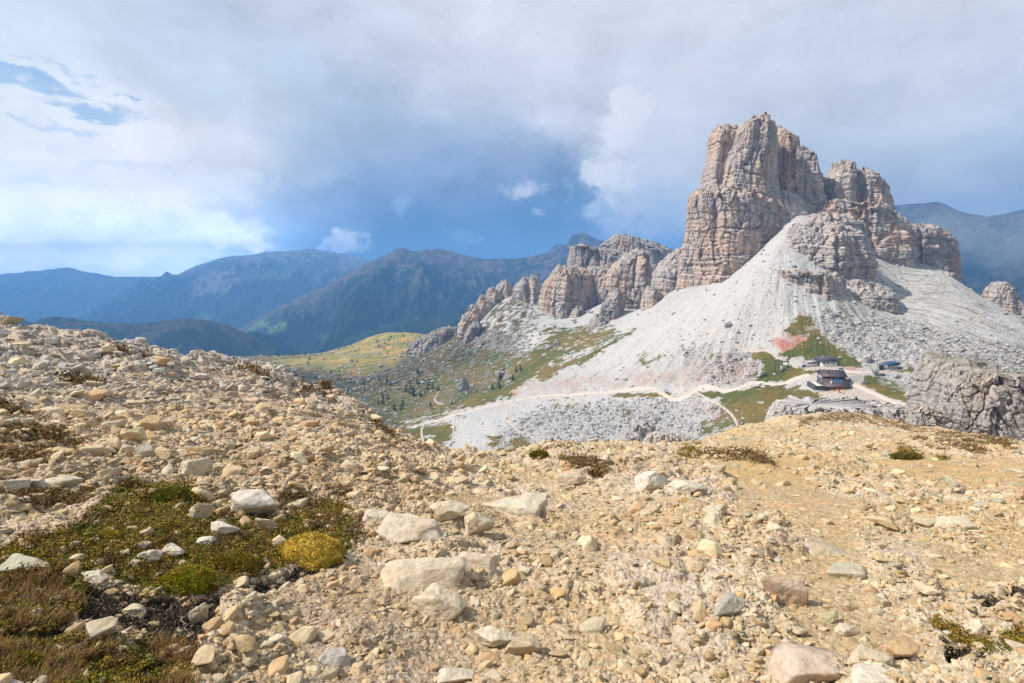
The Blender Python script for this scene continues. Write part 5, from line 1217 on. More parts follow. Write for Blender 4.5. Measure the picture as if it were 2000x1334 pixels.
# ------------------------------------------------------------------ small builders
class MB:
    def __init__(s): s.v = []; s.f4 = []; s.f3 = []
    def box(s, x0, x1, y0, y1, z0, z1):
        b = len(s.v); s.v += [(x, y, z) for z in (z0, z1) for y in (y0, y1) for x in (x0, x1)]
        s.f4 += [[b+i for i in q] for q in ((0, 2, 3, 1), (4, 5, 7, 6), (0, 1, 5, 4), (2, 6, 7, 3), (0, 4, 6, 2), (1, 3, 7, 5))]; return s
    def prism(s, quad, t):                  # a slab from four corners, thickness t downwards
        b = len(s.v); s.v += [tuple(p) for p in quad]+[(p[0], p[1], p[2]-t) for p in quad]
        s.f4 += [[b, b+1, b+2, b+3], [b+7, b+6, b+5, b+4]]+[[b+i, b+4+i, b+4+(i+1) % 4, b+(i+1) % 4] for i in range(4)]; return s
    def tube(s, p0, p1, r0, r1=None, n=8):
        r1 = r0 if r1 is None else r1; p0, p1 = Vector(p0), Vector(p1); d = (p1-p0).normalized()
        u = d.orthogonal().normalized(); w = d.cross(u); b = len(s.v)
        for p, r in ((p0, r0), (p1, r1)):
            for i in range(n):
                a = 2*math.pi*i/n; s.v.append(tuple(p+(u*math.cos(a)+w*math.sin(a))*r))
        for i in range(n): j = (i+1) % n; s.f4.append([b+i, b+j, b+n+j, b+n+i])
        c0 = len(s.v); s.v += [tuple(p0), tuple(p1)]
        for i in range(n): j = (i+1) % n; s.f3 += [[c0, b+j, b+i], [c0+1, b+n+i, b+n+j]]
        return s
    def tri_wall(s, a, b_, c, t=(0, .2, 0)):
        b = len(s.v); s.v += [a, b_, c]+[tuple(p[i]+t[i] for i in range(3)) for p in (a, b_, c)]
        s.f3 += [[b, b+1, b+2], [b+5, b+4, b+3]]; s.f4 += [[b, b+3, b+4, b+1], [b+1, b+4, b+5, b+2], [b+2, b+5, b+3, b]]; return s
    def build(s, name, mat, parent=None, label=None):
        fl = [np.array(q) for q in (s.f4, s.f3) if q]
        o = link_mesh(name, np.array(s.v, float), fl, mat, parent, smooth=False)
        bm_fix(o)
        if label: o['label'] = label
        return o
import bmesh
def bm_fix(o):
    b = bmesh.new(); b.from_mesh(o.data); bmesh.ops.recalc_face_normals(b, faces=b.faces); b.to_mesh(o.data); b.free()

def build_huts(zat, hit):
    roofm = NT('roof_sheet', .55, .4); wv = roofm.N.new('ShaderNodeTexWave'); wv.inputs['Scale'].default_value = 1.1; wv.inputs['Distortion'].default_value = .3
    tc = roofm.N.new('ShaderNodeTexCoord'); roofm.L.new(tc.outputs['Object'], wv.inputs['Vector'])
    roofm.color(roofm.mix(roofm.math('MULTIPLY', wv.outputs['Fac'], .5), (.085, .060, .062, 1), (.13, .095, .095, 1))); roofm = roofm.m
    roofb = flat_mat('roof_slate', (.095, .09, .105), .5, .2, .8)
    dark = flat_mat('dark_cladding', (.10, .105, .12), .7, .2, .9); wood = flat_mat('wood_wall', (.16, .085, .055), .8, .3, 1.2)
    white = flat_mat('white_plaster', (.74, .72, .68), .9, .1, .6); stone = flat_mat('stone_wall', (.40, .38, .36), .9, .25, 1.6)
    glass = flat_mat('window_glass', (.05, .06, .08), .15, .1, 1); wglass = flat_mat('painted_sun_pane', (.75, .76, .78), .3, .05, 1)  # second glass is pale: sun on the panes put into its colour
    cream = flat_mat('cream_awning', (.68, .62, .50), .8, .06, .5); panel = flat_mat('solar_panel', (.06, .11, .21), .25, .2, 2)
    red = flat_mat('red_paint', (.30, .05, .04), .6, .1, 1); teal = flat_mat('teal_paint', (.05, .20, .19), .6, .1, 1)
    metal = flat_mat('grey_metal', (.35, .36, .38), .45, .1, 1, .6); orange = flat_mat('orange_wood', (.50, .22, .07), .7, .15, 2)
    # --- main refuge
    p = hit(1614, 765); g = p[2]
    r = empty('mountain_hut', (p[0], p[1]+1.5, g), math.atan2(-.2, .98))
    r.scale = (.87, 1, 1)
    tag(r, 'large brown-roofed mountain refuge with solar panels and a cream-covered terrace, beside the gravel yard', 'building')
    b = MB().box(0, 17.4, 0, 7, -4, 3.1).box(.4, 17, 7.001, 17, -4, 9.2); b.build('wall', dark, r)
    MB().box(.3, 17.1, -.06, -.002, .2, 2.7).build('timber_front', wood, r)
    m = MB().prism([(-.7, -1.3, 3.25), (18.1, -1.3, 3.25), (17.9, 6.9, 7.9), (-.5, 6.9, 7.9)], .3); lo = m.build('roof', roofm, r, 'lower lean-to roof with solar panels')
    s_ = (7.9-3.25)/8.2
    zz = lambda y: 3.25+(y+1.3)*s_
    for i in range(4):
        x0 = 5.6+i*2.1
        MB().prism([(x0, 2.6, zz(2.6)+.16), (x0+2.0, 2.6, zz(2.6)+.16), (x0+2.0, 5.2, zz(5.2)+.16), (x0, 5.2, zz(5.2)+.16)], .1).build('solar_panel', panel, lo)
    MB().box(4.1, 5.0, 1.0, 1.8, zz(1)-.2, zz(1)+1.9).box(3.95, 5.15, .9, 1.9, zz(1)+1.9, zz(1)+2.05).build('chimney', white, lo)
    up = MB().prism([(-.9, 5.9, 8.9), (18.2, 5.9, 8.9), (18.0, 12.8, 12.4), (-.6, 12.8, 12.4)], .35).prism([(-.6, 12.81, 12.4), (18.0, 12.81, 12.4), (18.1, 18.2, 9.4), (-.8, 18.2, 9.4)], .35).build('roof', roofm, r, 'upper gabled roof')
    MB().box(4.2, 5.2, 9.0, 10.0, 10.2, 12.1).box(4.0, 5.4, 8.8, 10.2, 12.1, 12.3).build('chimney', dark, up)
    MB().box(7.2, 7.9, 8.2, 8.9, 9.9, 11.3).build('chimney', dark, up)
    MB().box(15.0, 15.6, 11.5, 12.1, 11.6, 13.0).build('chimney', metal, up)
    MB().tri_wall((.5, 7, 9.15), (.5, 17, 9.15), (.5, 12.8, 12.1), (.2, 0, 0)).build('gable', dark, r)
    MB().tri_wall((16.9, 7, 9.15), (16.9, 17, 9.15), (16.9, 12.8, 12.1), (-.2, 0, 0)).build('gable', dark, r)
    for (y0, y1, z0, z1) in ((8.3, 9.8, 6.6, 8.2), (11.0, 13.0, 6.4, 8.6), (14.2, 15.4, 6.6, 8.2), (8.6, 9.6, 3.6, 5.0)):
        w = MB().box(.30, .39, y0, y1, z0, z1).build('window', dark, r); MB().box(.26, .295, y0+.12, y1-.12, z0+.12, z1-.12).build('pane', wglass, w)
    for i, x0 in enumerate((1.5, 4.3, 9.6, 12.6)):
        w = MB().box(x0, x0+1.6, -.14, -.065, .9, 2.3).build('window', white, r); MB().box(x0+.12, x0+1.48, -.17, -.142, 1.02, 2.18).build('pane', glass, w)
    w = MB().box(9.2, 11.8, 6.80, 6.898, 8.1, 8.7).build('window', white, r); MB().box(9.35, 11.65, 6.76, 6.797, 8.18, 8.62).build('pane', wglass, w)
    MB().box(7.0, 8.2, -.15, -.065, 0, 2.3).build('door', orange, r)
    # terrace wing to the left
    MB().box(-8.4, -.01, -1.6, 13, -5, .35).build('terrace_base', stone, r)
    MB().box(-8.4, -8.15, -1.6, 13, .352, 3.0).box(-8.15, -.1, -1.6, -1.35, .352, 3.0).box(-8.15, -.1, 12.75, 13, .352, 3.0).build('terrace_wall', dark, r)
    MB().box(-8.9, -8.6, -2.1, 13.4, 3.01, 3.3).box(-8.6, -.2, -2.1, -.9, 3.01, 3.3).box(-8.6, -.2, 12.9, 13.4, 3.01, 3.3).box(-8.6, -6.6, -.9, 12.9, 3.01, 3.28).build('terrace_frame', dark, r)
    for y0, y1 in ((-.85, 5.7), (6.0, 12.6)):
        MB().prism([(-6.5, y0, 3.45), (-.9, y0, 3.6), (-.9, y1, 3.6), (-6.5, y1, 3.45)], .12).build('awning', cream, r)
    MB().box(-7.4, -6.2, -1.75, -1.605, -3.0, -.8).build('door', red, r, 'dark red door in the terrace base')
    MB().box(-3.4, -2.0, -1.75, -1.605, -3.0, -.8).build('door', teal, r, 'teal door in the terrace base')
    w = MB().box(-5.4, -4.4, -1.72, -1.605, -2.4, -1.3).build('window', white, r); MB().box(-5.3, -4.5, -1.76, -1.722, -2.3, -1.4).build('pane', glass, w)
    # --- small house behind
    p2 = hit(1604, 719); r2 = empty('small_house', (p2[0], p2[1]+1, p2[2]+2.3), math.atan2(-.2, .98))
    tag(r2, 'small white-walled house with a blue-grey hipped roof, uphill behind the refuge', 'building')
    MB().box(0, 11.5, 0, 9, -3, 2.9).build('wall', white, r2)
    A, B_, C_, D_ = (-1.0, -1.1, 2.9), (12.6, -1.1, 2.9), (12.6, 10.1, 3.1), (-4.0, 10.1, 3.1); e1, e2 = (1.8, 4.6, 6.4), (8.6, 4.6, 6.4)
    rf = MB(); bb = len(rf.v); rf.v += [A, B_, C_, D_, e1, e2, (0, 0, 2.75), (11.5, 0, 2.75), (11.5, 9, 2.75), (0, 9, 2.75)]
    rf.f4 += [[0, 1, 5, 4], [2, 3, 4, 5], [0, 6, 7, 1], [1, 7, 8, 2], [2, 8, 9, 3], [3, 9, 6, 0]]; rf.f3 += [[1, 2, 5], [3, 0, 4]]; rf.build('roof', roofb, r2)
    MB().tube((.8, .2, 3.1), (.8, .2, 7.6), .12).build('mast', metal, r2)
    for x0 in (1.6, 4.4, 8.2):
        w = MB().box(x0, x0+1.2, -.1, -.002, .9, 2.1).build('window', wood, r2); MB().box(x0+.12, x0+1.08, -.14, -.102, 1.0, 2.0).build('pane', glass, w)
    MB().box(11.502, 12.1, .2, 8.6, -3, 2.6).build('wood_store', wood, r2)
    MB().prism([(-9.5, 1, 1.1), (-1.2, 1, 2.6), (-1.2, 7, 2.8), (-9.5, 7, 1.3)], .35).box(-9.2, -1.4, 1.3, 6.8, -2.5, .7).build('lean_to', stone, r2)
    # --- furniture and small things in the yard
    def at(px, py): q = hit(px, py); return (q[0], q[1], q[2])
    first = None
    for i, (px, py, lab) in enumerate(((1628, 764, 'orange wooden picnic table nearest the terrace, in front of the refuge'), (1637, 763, 'orange wooden picnic table in the middle of the row before the refuge'), (1650, 763, 'orange wooden picnic table at the right end of the row before the refuge'))):
        if first is None:
            t = empty('picnic_table'); MB().box(-1, 1, -.4, .4, .70, .76).build('tabletop', orange, t)
            for sx in (-1, 1): MB().box(-1, 1, sx*.75-.14, sx*.75+.14, .42, .46).build('bench', orange, t); MB().box(sx*.7-.04, sx*.7+.04, -.8, .8, 0, .70).build('leg', orange, t)
            first = t
        else: t = copy_tree(first)
        t.location = at(px, py); tag(t, lab, 'picnic table', 'picnic tables in front of the refuge')
    chair = None
    for px, py, c, lab in ((1641, 768, (.6, .06, .05), 'red lounge chair on the grass strip before the refuge'), (1646.5, 768.5, (.7, .5, .05), 'yellow lounge chair on the grass strip before the refuge')):
        t = empty('lounge_chair', at(px, py)); cm = flat_mat('chair_cloth', c, .7, .1, 3)
        MB().prism([(-.4, -.6, .35), (.4, -.6, .35), (.4, .5, .35), (-.4, .5, .35)], .1).build('seat', cm, t)
        MB().prism([(-.4, .5, .36), (.4, .5, .36), (.4, 1.0, 1.1), (-.4, 1.0, 1.1)], .1).build('backrest', cm, t)
        for sx in (-1, 1): MB().box(sx*.4-.03, sx*.4+.03, -.6, .5, 0, .25).build('leg', metal, t)
        t.scale = (1.3, 1.3, 1.3); tag(t, lab, 'chair', 'lounge chairs before the refuge')
    blue = flat_mat('blue_paint', (.05, .11, .21), .6, .15, 1)
    for px, py, lab, sc in ((1571, 717, 'blue skip on the gravel left of the small house', 1.0), (1642, 722, 'blue container between the refuge and the small house', .8)):
        t = empty('container', at(px, py), .2); MB().prism([(-1.8, -.9, 1.3), (1.8, -.9, 1.3), (1.8, .9, 1.3), (-1.8, .9, 1.3)], .15).box(-1.5, 1.5, -.75, .75, -.5, 1.14).build('body', blue, t)
        MB().box(-1.75, 1.75, -.95, -.905, 1.0, 1.25).build('rim', metal, t); t.scale = (sc,)*3; tag(t, lab, 'container')
    # small tracked digger by the junction
    t = empty('tractor', at(1674, 744), -.4); tag(t, 'small rusty-red tractor parked beside the track junction right of the refuge', 'tractor')
    MB().box(-.6, .6, -1.7, .2, .7, 1.5).build('bonnet', red, t); MB().box(-.75, .75, .2, 1.6, .6, 1.6).box(-.7, .7, .3, 1.5, 2.3, 2.45).build('cab', red, t)
    MB().box(-.65, .65, .35, 1.45, 1.6, 2.3).build('windscreen', glass, t)
    for x0, y0, rr in ((-.95, 1.0, .75), (.7, 1.0, .75), (-.85, -1.2, .45), (.6, -1.2, .45)):
        MB().tube((x0, y0, rr), (x0+.3, y0, rr), rr, n=14).build('wheel', dark, t)
    # --- chair lift
    tealm = flat_mat('green_steel', (.03, .12, .11), .5, .15, 1, .3); conc = flat_mat('concrete', (.50, .47, .44), .9, .12, 1)
    def pylon(px, pyb, pyt, lean, lab, mat=tealm, arms=1.0):
        q = at(px, pyb); H = (float(s_of(pyt))-float(s_of(pyb)))*q[1]; H = max(H, 4)
        t = empty('lift_pylon', q); tag(t, lab, 'lift pylon', 'pylons of the chair lift')
        tx = lean*H
        MB().tube((0, 0, -1), (tx, 0, H), .42, .28, 10).build('mast', mat, t)
        MB().box(-1.0, 1.0, -1.0, 1.0, -1.2, .5).build('footing', conc, t)
        MB().tube((tx-2.6*arms, -.8, H), (tx+2.6*arms, .8, H), .22, n=6).build('crossarm', mat, t)
        for sx in (-1, 1):
            a = MB().tube((tx+sx*2.5*arms-.1, sx*.8-1.4, H-.35), (tx+sx*2.5*arms+.1, sx*.8+1.4, H-.35), .16, n=6)
            for k in range(4): a.tube((tx+sx*2.5*arms-.15, sx*.8-1.2+k*.8, H-.55), (tx+sx*2.5*arms+.15, sx*.8-1.2+k*.8, H-.55), .3, n=8)
            a.build('sheaves', mat, t)
        MB().box(tx-1.0, tx+1.0, -.4, .4, H-1.5, H-1.35).build('service_platform', metal, t)
    pylon(1513, 731, 705, 0.0, 'tall green lift pylon with twin sheaves on the grass left of the refuge')
    pylon(1799, 727, 706, 0.0, 'blue T-shaped lift pylon standing right of the blue lift station', flat_mat('blue_steel', (.05, .11, .22), .5, .15, 1, .3), .9)
    pylon(1219.5, 824, 800, -.14, 'leaning dark lift pylon on the boulder slope below the road, farther right', tealm, .55)
    pylon(1161, 848, 832, -.28, 'leaning dark lift pylon on the boulder slope below the road, farther left', tealm, .55)
    q = at(1533, 722); t = empty('lift_portal', q, .2); tag(t, 'low lift portal on two concrete posts above the grass, right of the tall green pylon', 'lift portal')
    for x0, hh in ((-3.0, 4.0), (2.6, 1.8)):
        MB().box(x0-.6, x0+.6, -.8, .8, -2, hh-1.2).build('post', conc, t); MB().tube((x0, 0, hh-1.21), (x0, 0, 6.0), .38, .3).build('column', tealm, t)
    MB().box(-3.6, 3.3, -.35, .35, 5.6, 6.3).build('beam', tealm, t)
    MB().tube((-3.2, 0, 6.3), (-2.6, 0, 7.4), .5, .2).build('cap', tealm, t)
    q = at(1738, 722); t = empty('lift_station', q, .1); tag(t, 'lift station with a long blue canopy on a grey column, right of the small house', 'lift station')
    MB().tube((0, 0, -2), (0, 0, 3.2), 1.5, 1.4, 12).build('column', conc, t)
    st = MB(); K = 14; pr = [(-5.5, .6), (-5.2, 1.5), (-3, 1.9), (2, 2.3), (5, 2.2), (6.0, 1.5), (5.6, .5), (2, .1), (-3, .1)]
    b0 = len(st.v)
    for yy in (-2.2, 2.2): st.v += [(x, yy, 3.0+z*1.15) for x, z in pr]
    n_ = len(pr); st.f4 += [[b0+i, b0+(i+1) % n_, b0+n_+(i+1) % n_, b0+n_+i] for i in range(n_)]
    for base in (b0, b0+n_):
        c0 = len(st.v); st.v.append((0, -2.2 if base == b0 else 2.2, 4.2)); st.f3 += [[c0, base+i, base+(i+1) % n_] for i in range(n_)]
    st.build('canopy', blue, t)
    MB().tube((3.4, 0, 2.5), (3.4, 0, 2.95), 2.3, n=20).build('bull_wheel', metal, t)
    MB().box(-10.5, -6.2, -1.5, 2.2, -1.5, 3.4).build('control_cabin', flat_mat('black_cladding', (.03, .035, .05), .6, .2, 1), t)
    w = MB().box(-9.6, -7.2, -1.62, -1.502, 1.5, 2.7).build('window', glass, t)

def build_boulders(zat, hit):
    sm = rock_mat('boulder_rock', .25, (.52, .50, .48)); V3, F3 = ico(4)
    L = [(1690,754,30,22,'white rounded boulder on the grass edge beside the track junction'),(1697,712,26,17,'grey block on the slope between the small house and the lift station'),
         (1712,735,20,24,'knobbly grey boulder standing on the grass below the lift station'),(905,768,30,28,'dark pointed crag block among the rubble left of the scree, above the meadow bend'),
         (1070,684,14,10,'pale boulder on the green slope below the ridge cliffs'),(1088,676,14,12,'grey boulder just right of the pale one below the ridge cliffs'),
         (975,738,22,13,'grey boulder pile stone in the rubble below the grassy slope'),(1425,640,14,12,'grey block halfway up the big scree'),
         (1284,826,12,14,'dark rounded block on the pale boulder slope below the road'),(990,742,14,11,'smaller grey stone beside the boulder pile below the grassy slope'),
         (1487,738,16,14,'pale block in the reddish scree left of the tall green pylon'),(1462,700,12,9,'grey block at the top of the rubble above the road')]
    for i, (px, py, w, h, lab) in enumerate(L):
        q = hit(px, py)
        if q is None: continue
        W, H = w/F*q[1], h/F*q[1]; r = np.random.default_rng(300+i)
        sh = stone_shape(V3, r, flat=.9, sharp=16, planes=10, noise=.2); e = sh.max(0)-sh.min(0); sh = sh/e*np.array([W, W*.8, H*1.15]); sh[:, 2] -= sh[:, 2].min()
        if 'pointed' in lab: k = sh[:, 2]/sh[:, 2].max(); sh[:, :2] *= (1.5-1.3*k)[:, None]
        n = fbm3(sh[:, 0]/W*6, sh[:, 1]/W*6, sh[:, 2]/W*6, 5, 40+i, .6); d = sh/np.linalg.norm(sh, axis=1).max(); sh = sh+d*(n*W*.20)[:, None]
        c = np.array((.27, .27, .25) if 'dark' in lab else (.44, .42, .40), f32)[None]*(1+.2*n[:, None])
        o = link_mesh('boulder', sh, F3, sm, attrs={'base': np.clip(c, .02, .8)}); o.location = (q[0], q[1]+W*.3, q[2]-H*.1); tag(o, lab, 'boulder')
    # countless blocks in the block fields
    rng = np.random.default_rng(5); x, y, z, gk, rub = MIDG
    px, py = proj(x, y, z); s = z/y; vis = s >= np.maximum.accumulate(s, axis=0)-.003
    ar = np.abs(np.gradient(px, axis=1)*np.gradient(py, axis=0))
    w = (ar*vis*(rub*(1-.6*gk)+.08)*(y > 280)).ravel(); cum = np.cumsum(w)
    B, Fc = ico(1); V, FF, CC = [], [], []; off = 0
    for k in range(8):
        n = 1900; i = np.minimum(np.searchsorted(cum, rng.uniform(0, cum[-1], n)), len(cum)-1)
        sz = np.minimum(2.6*(rng.pareto(2.3, n)+1), 11)/F*y.ravel()[i]
        P0 = stone_shape(B, np.random.default_rng(70+k), flat=.8, sharp=18, planes=7, noise=.1); a = rng.uniform(0, 6.28, n)
        c_, s_ = np.cos(a)[:, None], np.sin(a)[:, None]
        W = np.stack([P0[None, :, 0]*c_-P0[None, :, 1]*s_, P0[None, :, 0]*s_+P0[None, :, 1]*c_, np.repeat(P0[None, :, 2], n, 0)], -1)*sz[:, None, None]
        W = W+np.stack([x.ravel()[i], y.ravel()[i], z.ravel()[i]+sz*.15], -1)[:, None]
        V.append(W.reshape(-1, 3)); FF.append((Fc[None]+(np.arange(n)*len(B))[:, None, None]+off).reshape(-1, 3)); off += n*len(B)
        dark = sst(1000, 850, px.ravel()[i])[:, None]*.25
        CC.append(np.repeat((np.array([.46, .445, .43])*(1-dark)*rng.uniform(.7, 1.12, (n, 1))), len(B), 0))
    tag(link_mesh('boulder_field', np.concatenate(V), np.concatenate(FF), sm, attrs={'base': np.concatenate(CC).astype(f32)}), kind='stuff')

def build_trees(zat, hit, hill):
    rng = np.random.default_rng(21)
    nm = NT('needles', .9, .1); nm.color(nm.ramp(nm.noise(1.6, 4), [(.3, (.012, .028, .012)), (.7, (.045, .075, .028))])); nm = nm.m
    bark = flat_mat('bark', (.10, .07, .05), .9, .2, 3)
    def make(seed):
        r = np.random.default_rng(seed); t = empty('conifer')
        MB().tube((0, 0, -.5), (0, 0, 5.6), .17, .04, 6).build('trunk', bark, t)
        V, Fq = [], []
        for k in range(330):                     # sprays of needles on drooping boughs
            h = .06+.92*r.uniform()**1.15; R = (1-h)**.85*1.75*r.uniform(.35, 1.12)*(1+.25*math.sin(h*40)); a = r.uniform(0, 6.28)
            c = np.array([math.cos(a)*R, math.sin(a)*R, .7+h*5.8-R*.28]); d = np.array([math.cos(a), math.sin(a), -.35]); s_ = np.array([-math.sin(a), math.cos(a), 0])*r.uniform(.22, .4)*(1.1-h*.6)
            L_ = r.uniform(.35, .65)*(1.15-h*.6); b = len(V)
            V += [c-d*L_*.5-s_*.4, c+s_-d*.02, c+d*L_, c-s_+np.array([0, 0, .05])]; Fq.append([b, b+1, b+2, b+3])
        link_mesh('crown', np.array(V), np.array(Fq), nm, t, smooth=False); return t
    protos = [make(1), make(2), make(3)]; used = [False]*3
    zones = [([(515,684),(560,690),(620,690),(590,700),(520,696)], 16, 'on the pale meadow strip at the far left'),
             ([(735,668),(800,645),(840,650),(800,668),(740,690)], 26, 'on the hill shoulder below the dark forest'),
             ([(640,690),(700,672),(740,660),(745,675),(690,690),(640,697)], 20, 'along the fold between the two yellow meadows'),
             ([(560,725),(640,718),(700,735),(650,760),(600,755)], 22, 'on the dull green slope below the yellow meadow'),
             ([(690,740),(760,715),(800,720),(860,740),(900,790),(850,800),(780,820),(720,780)], 46, 'among the grey block field left of the scree'),
             ([(940,770),(1000,720),(1040,700),(1000,760)], 8, 'on the green slope beside the block field'),
             ([(560,694),(700,700),(780,680),(700,725),(600,715)], 10, 'scattered on the yellow meadow')]
    n_ = 0
    for poly, cnt, where in zones:
        P0 = np.array(poly, float); lo, hi = P0.min(0), P0.max(0); k = 0; tries = 0; here = []
        while k < cnt and tries < 900:
            tries += 1; px, py = rng.uniform(lo, hi)
            if poly_mask(np.array([px]), np.array([py]), poly, .1)[0] < .5: continue
            q = hit(px, py)
            if q is None: continue
            j = n_ % 3; t = protos[j] if not used[j] else copy_tree(protos[j]); used[j] = True
            sc = rng.uniform(.7, 1.6); t.location = q; t.scale = (sc*1.1, sc*1.1, sc*rng.uniform(.9, 1.25)); t.rotation_euler = (0, 0, rng.uniform(0, 6.28))
            here.append((px, t, sc)); n_ += 1; k += 1
        here.sort(key=lambda q: q[0])
        for i_, (px, t, sc) in enumerate(here):
            tag(t, f"{'tall' if sc > 1.3 else 'small' if sc < 1 else 'mid-sized'} dark conifer, {ORD[i_+1]} from the left {where}", 'conifer', 'small conifers '+where)
    # woods on the far hills: one mass
    Vh, fh, Vd, fd = hill; VV, FF, CC = [], [], []; off = 0
    fm = NT('forest_needles', .95, .05); fm.color(fm.attr('base', True)); fm = fm.m
    for (Vt, ft, n, hh) in ((Vh, fh, 9000, 15), (Vd, fd, 9000, 20)):
        w = (np.clip(ft, 0, 1)**1.5*(Vt[..., 2] < Vt[..., 2].max()-10)*np.abs(np.gradient(Vt[..., 1], axis=0))).ravel(); cum = np.cumsum(w)
        i = np.minimum(np.searchsorted(cum, rng.uniform(0, cum[-1], n)), len(cum)-1); c = Vt.reshape(-1, 3)[i]; c = c+np.c_[rng.normal(size=(n, 2))*8, np.zeros(n)]
        h = hh*rng.uniform(.6, 1.25, n); K = 5; a = np.arange(K)/K*6.28
        ring = np.stack([c[:, None, 0]+np.cos(a)[None]*h[:, None]*.24, c[:, None, 1]+np.sin(a)[None]*h[:, None]*.24, np.repeat(c[:, None, 2]-1, K, 1)], -1)
        ap = c+np.c_[np.zeros((n, 2)), h]; P0 = np.concatenate([ring, ap[:, None]], 1)
        q = np.arange(K); ff = np.stack([q, (q+1) % K, np.full(K, K)], -1)
        VV.append(P0.reshape(-1, 3)); FF.append((ff[None]+(np.arange(n)*(K+1))[:, None, None]+off).reshape(-1, 3)); off += n*(K+1)
        CC.append(np.repeat(np.array([.011, .027, .015])*rng.uniform(.6, 1.7, (n, 1)), K+1, 0))
    tag(link_mesh('forest', np.concatenate(VV), np.concatenate(FF), fm, attrs={'base': np.concatenate(CC).astype(f32)}, smooth=False), kind='stuff')

def build_plants(S):
    rng = np.random.default_rng(77); hit, zat = S['hit'], S['zat']
    xf, yf, zf = [S[k].ravel() for k in ('x', 'y', 'z')]; veg, kd = S['veg'].ravel(), S['kind'].ravel(); ar = (S['area']*S['vis']).ravel(); pyf = S['py'].ravel()
    lm = NT('leaf_litter', .85, .2); lm.color(lm.mix(1.0, lm.attr('base', True), (1.18, 1.12, 1.0, 1), 'MULTIPLY')); lm = lm.m
    def blades(kinds, n, L0, L1, wd, cols, name, lean=.5, near=True, up=1.0):
        w = ar*(veg > .35)*np.isin(kd, kinds)*(.18+.82*sst(900, 1000, pyf)); cum = np.cumsum(w)
        i = np.minimum(np.searchsorted(cum, rng.uniform(0, cum[-1], n)), len(cum)-1)
        d = np.sqrt(xf[i]**2+yf[i]**2+zf[i]**2); k = np.clip(d/2.4, 1, 5)**.9
        L_ = rng.uniform(L0, L1, n)*k; W_ = wd*k*rng.uniform(.6, 1.3, n); a = rng.uniform(0, 6.28, n); ln_ = rng.uniform(.15, 1.0, n)*lean
        cl = fbm2(xf[i]*5, yf[i]*5, 2, 9); a = a*.6+cl*3
        dx, dy = np.cos(a), np.sin(a); X, Y, Z = xf[i]+rng.normal(size=n)*.012*k, yf[i]+rng.normal(size=n)*.012*k, zf[i]
        sx, sy = -dy*W_, dx*W_
        def pt(t, s): return np.stack([X+dx*L_*ln_*t*t+sx*s, Y+dy*L_*ln_*t*t+sy*s, Z-.004+L_*up*t*(1-.35*ln_*t)], -1)
        V = np.stack([pt(0, -.5), pt(0, .5), pt(.55, .4), pt(.55, -.4), pt(1, 0)], 1)
        b = np.arange(n)[:, None]*5
        C_ = np.array(cols)[rng.integers(0, len(cols), n)]*rng.uniform(.65, 1.3, (n, 1))
        return V.reshape(-1, 3), b+np.array([[0, 1, 2, 3]]), b+np.array([[3, 2, 4]]), np.repeat(C_, 5, 0)
    def leaves(kinds, n, sz, cols, hgt=.03):
        w = ar*(veg > .3)*np.isin(kd, kinds); cum = np.cumsum(w)
        i = np.minimum(np.searchsorted(cum, rng.uniform(0, cum[-1], n)), len(cum)-1)
        d = np.sqrt(xf[i]**2+yf[i]**2+zf[i]**2); k = np.clip(d/2.4, 1, 6)
        cl = fbm2(xf[i]*7, yf[i]*7, 3, 19)
        c = np.stack([xf[i]+rng.normal(size=n)*.01*k, yf[i]+rng.normal(size=n)*.01*k, zf[i]+hgt*k*rng.uniform(0, 1, n)*np.clip(.5+cl, .1, 1.2)], -1)
        u = rng.normal(size=(n, 3)); u /= np.linalg.norm(u, axis=1)[:, None]; v = np.cross(u, rng.normal(size=(n, 3))+np.array([0, 0, 1.5])); v /= np.linalg.norm(v, axis=1)[:, None]+1e-6
        s = (sz*k*rng.uniform(.6, 1.4, n))[:, None]
        V = np.stack([c-u*s, c-v*s*.5, c+u*s, c+v*s*.5], 1)
        ci = np.clip(((cl+.5)*len(cols)+rng.normal(size=n)*.9).astype(int), 0, len(cols)-1)
        return V.reshape(-1, 3), np.arange(n)[:, None]*4+np.arange(4)[None], np.repeat(np.array(cols)[ci]*rng.uniform(.6, 1.35, (n, 1)), 4, 0)
    V, f4, f3, C_ = blades([2], 5000, .02, .06, .0022, [(.22, .15, .06), (.30, .19, .08), (.17, .10, .04), (.12, .12, .03), (.25, .12, .05)], 'dry_grass', .9)
    V2, a4, a3, C2 = blades([1], 6000, .010, .022, .0035, [(.22, .13, .055), (.28, .18, .08), (.16, .10, .05), (.12, .10, .04)], 'x', .7)
    n0 = len(V); tag(link_mesh('dry_grass', np.r_[V, V2], [np.r_[f4, a4+n0], np.r_[f3, a3+n0]], lm, attrs={'base': np.r_[C_, C2]}, smooth=False), kind='stuff')
    V, f4, C_ = leaves([0], 60000, .0046, [(.06, .085, .012), (.10, .11, .014), (.16, .14, .015), (.25, .17, .02), (.16, .09, .025), (.07, .05, .025)], .028)
    V2, a4, C2 = leaves([1, 2], 24000, .006, [(.08, .05, .03), (.14, .08, .03), (.20, .11, .04), (.12, .10, .03), (.07, .06, .04)], .03)
    V3, b4, C3 = leaves([3], 9000, .006, [(.03, .025, .022), (.06, .045, .035), (.10, .08, .065), (.045, .03, .03)], .025)
    n1, n2 = len(V), len(V)+len(V2)
    tag(link_mesh('low_shrubs', np.r_[V, V2, V3], np.r_[f4, a4+n1, b4+n2], lm, attrs={'base': np.r_[C_, C2, C3]}, smooth=False), kind='stuff')
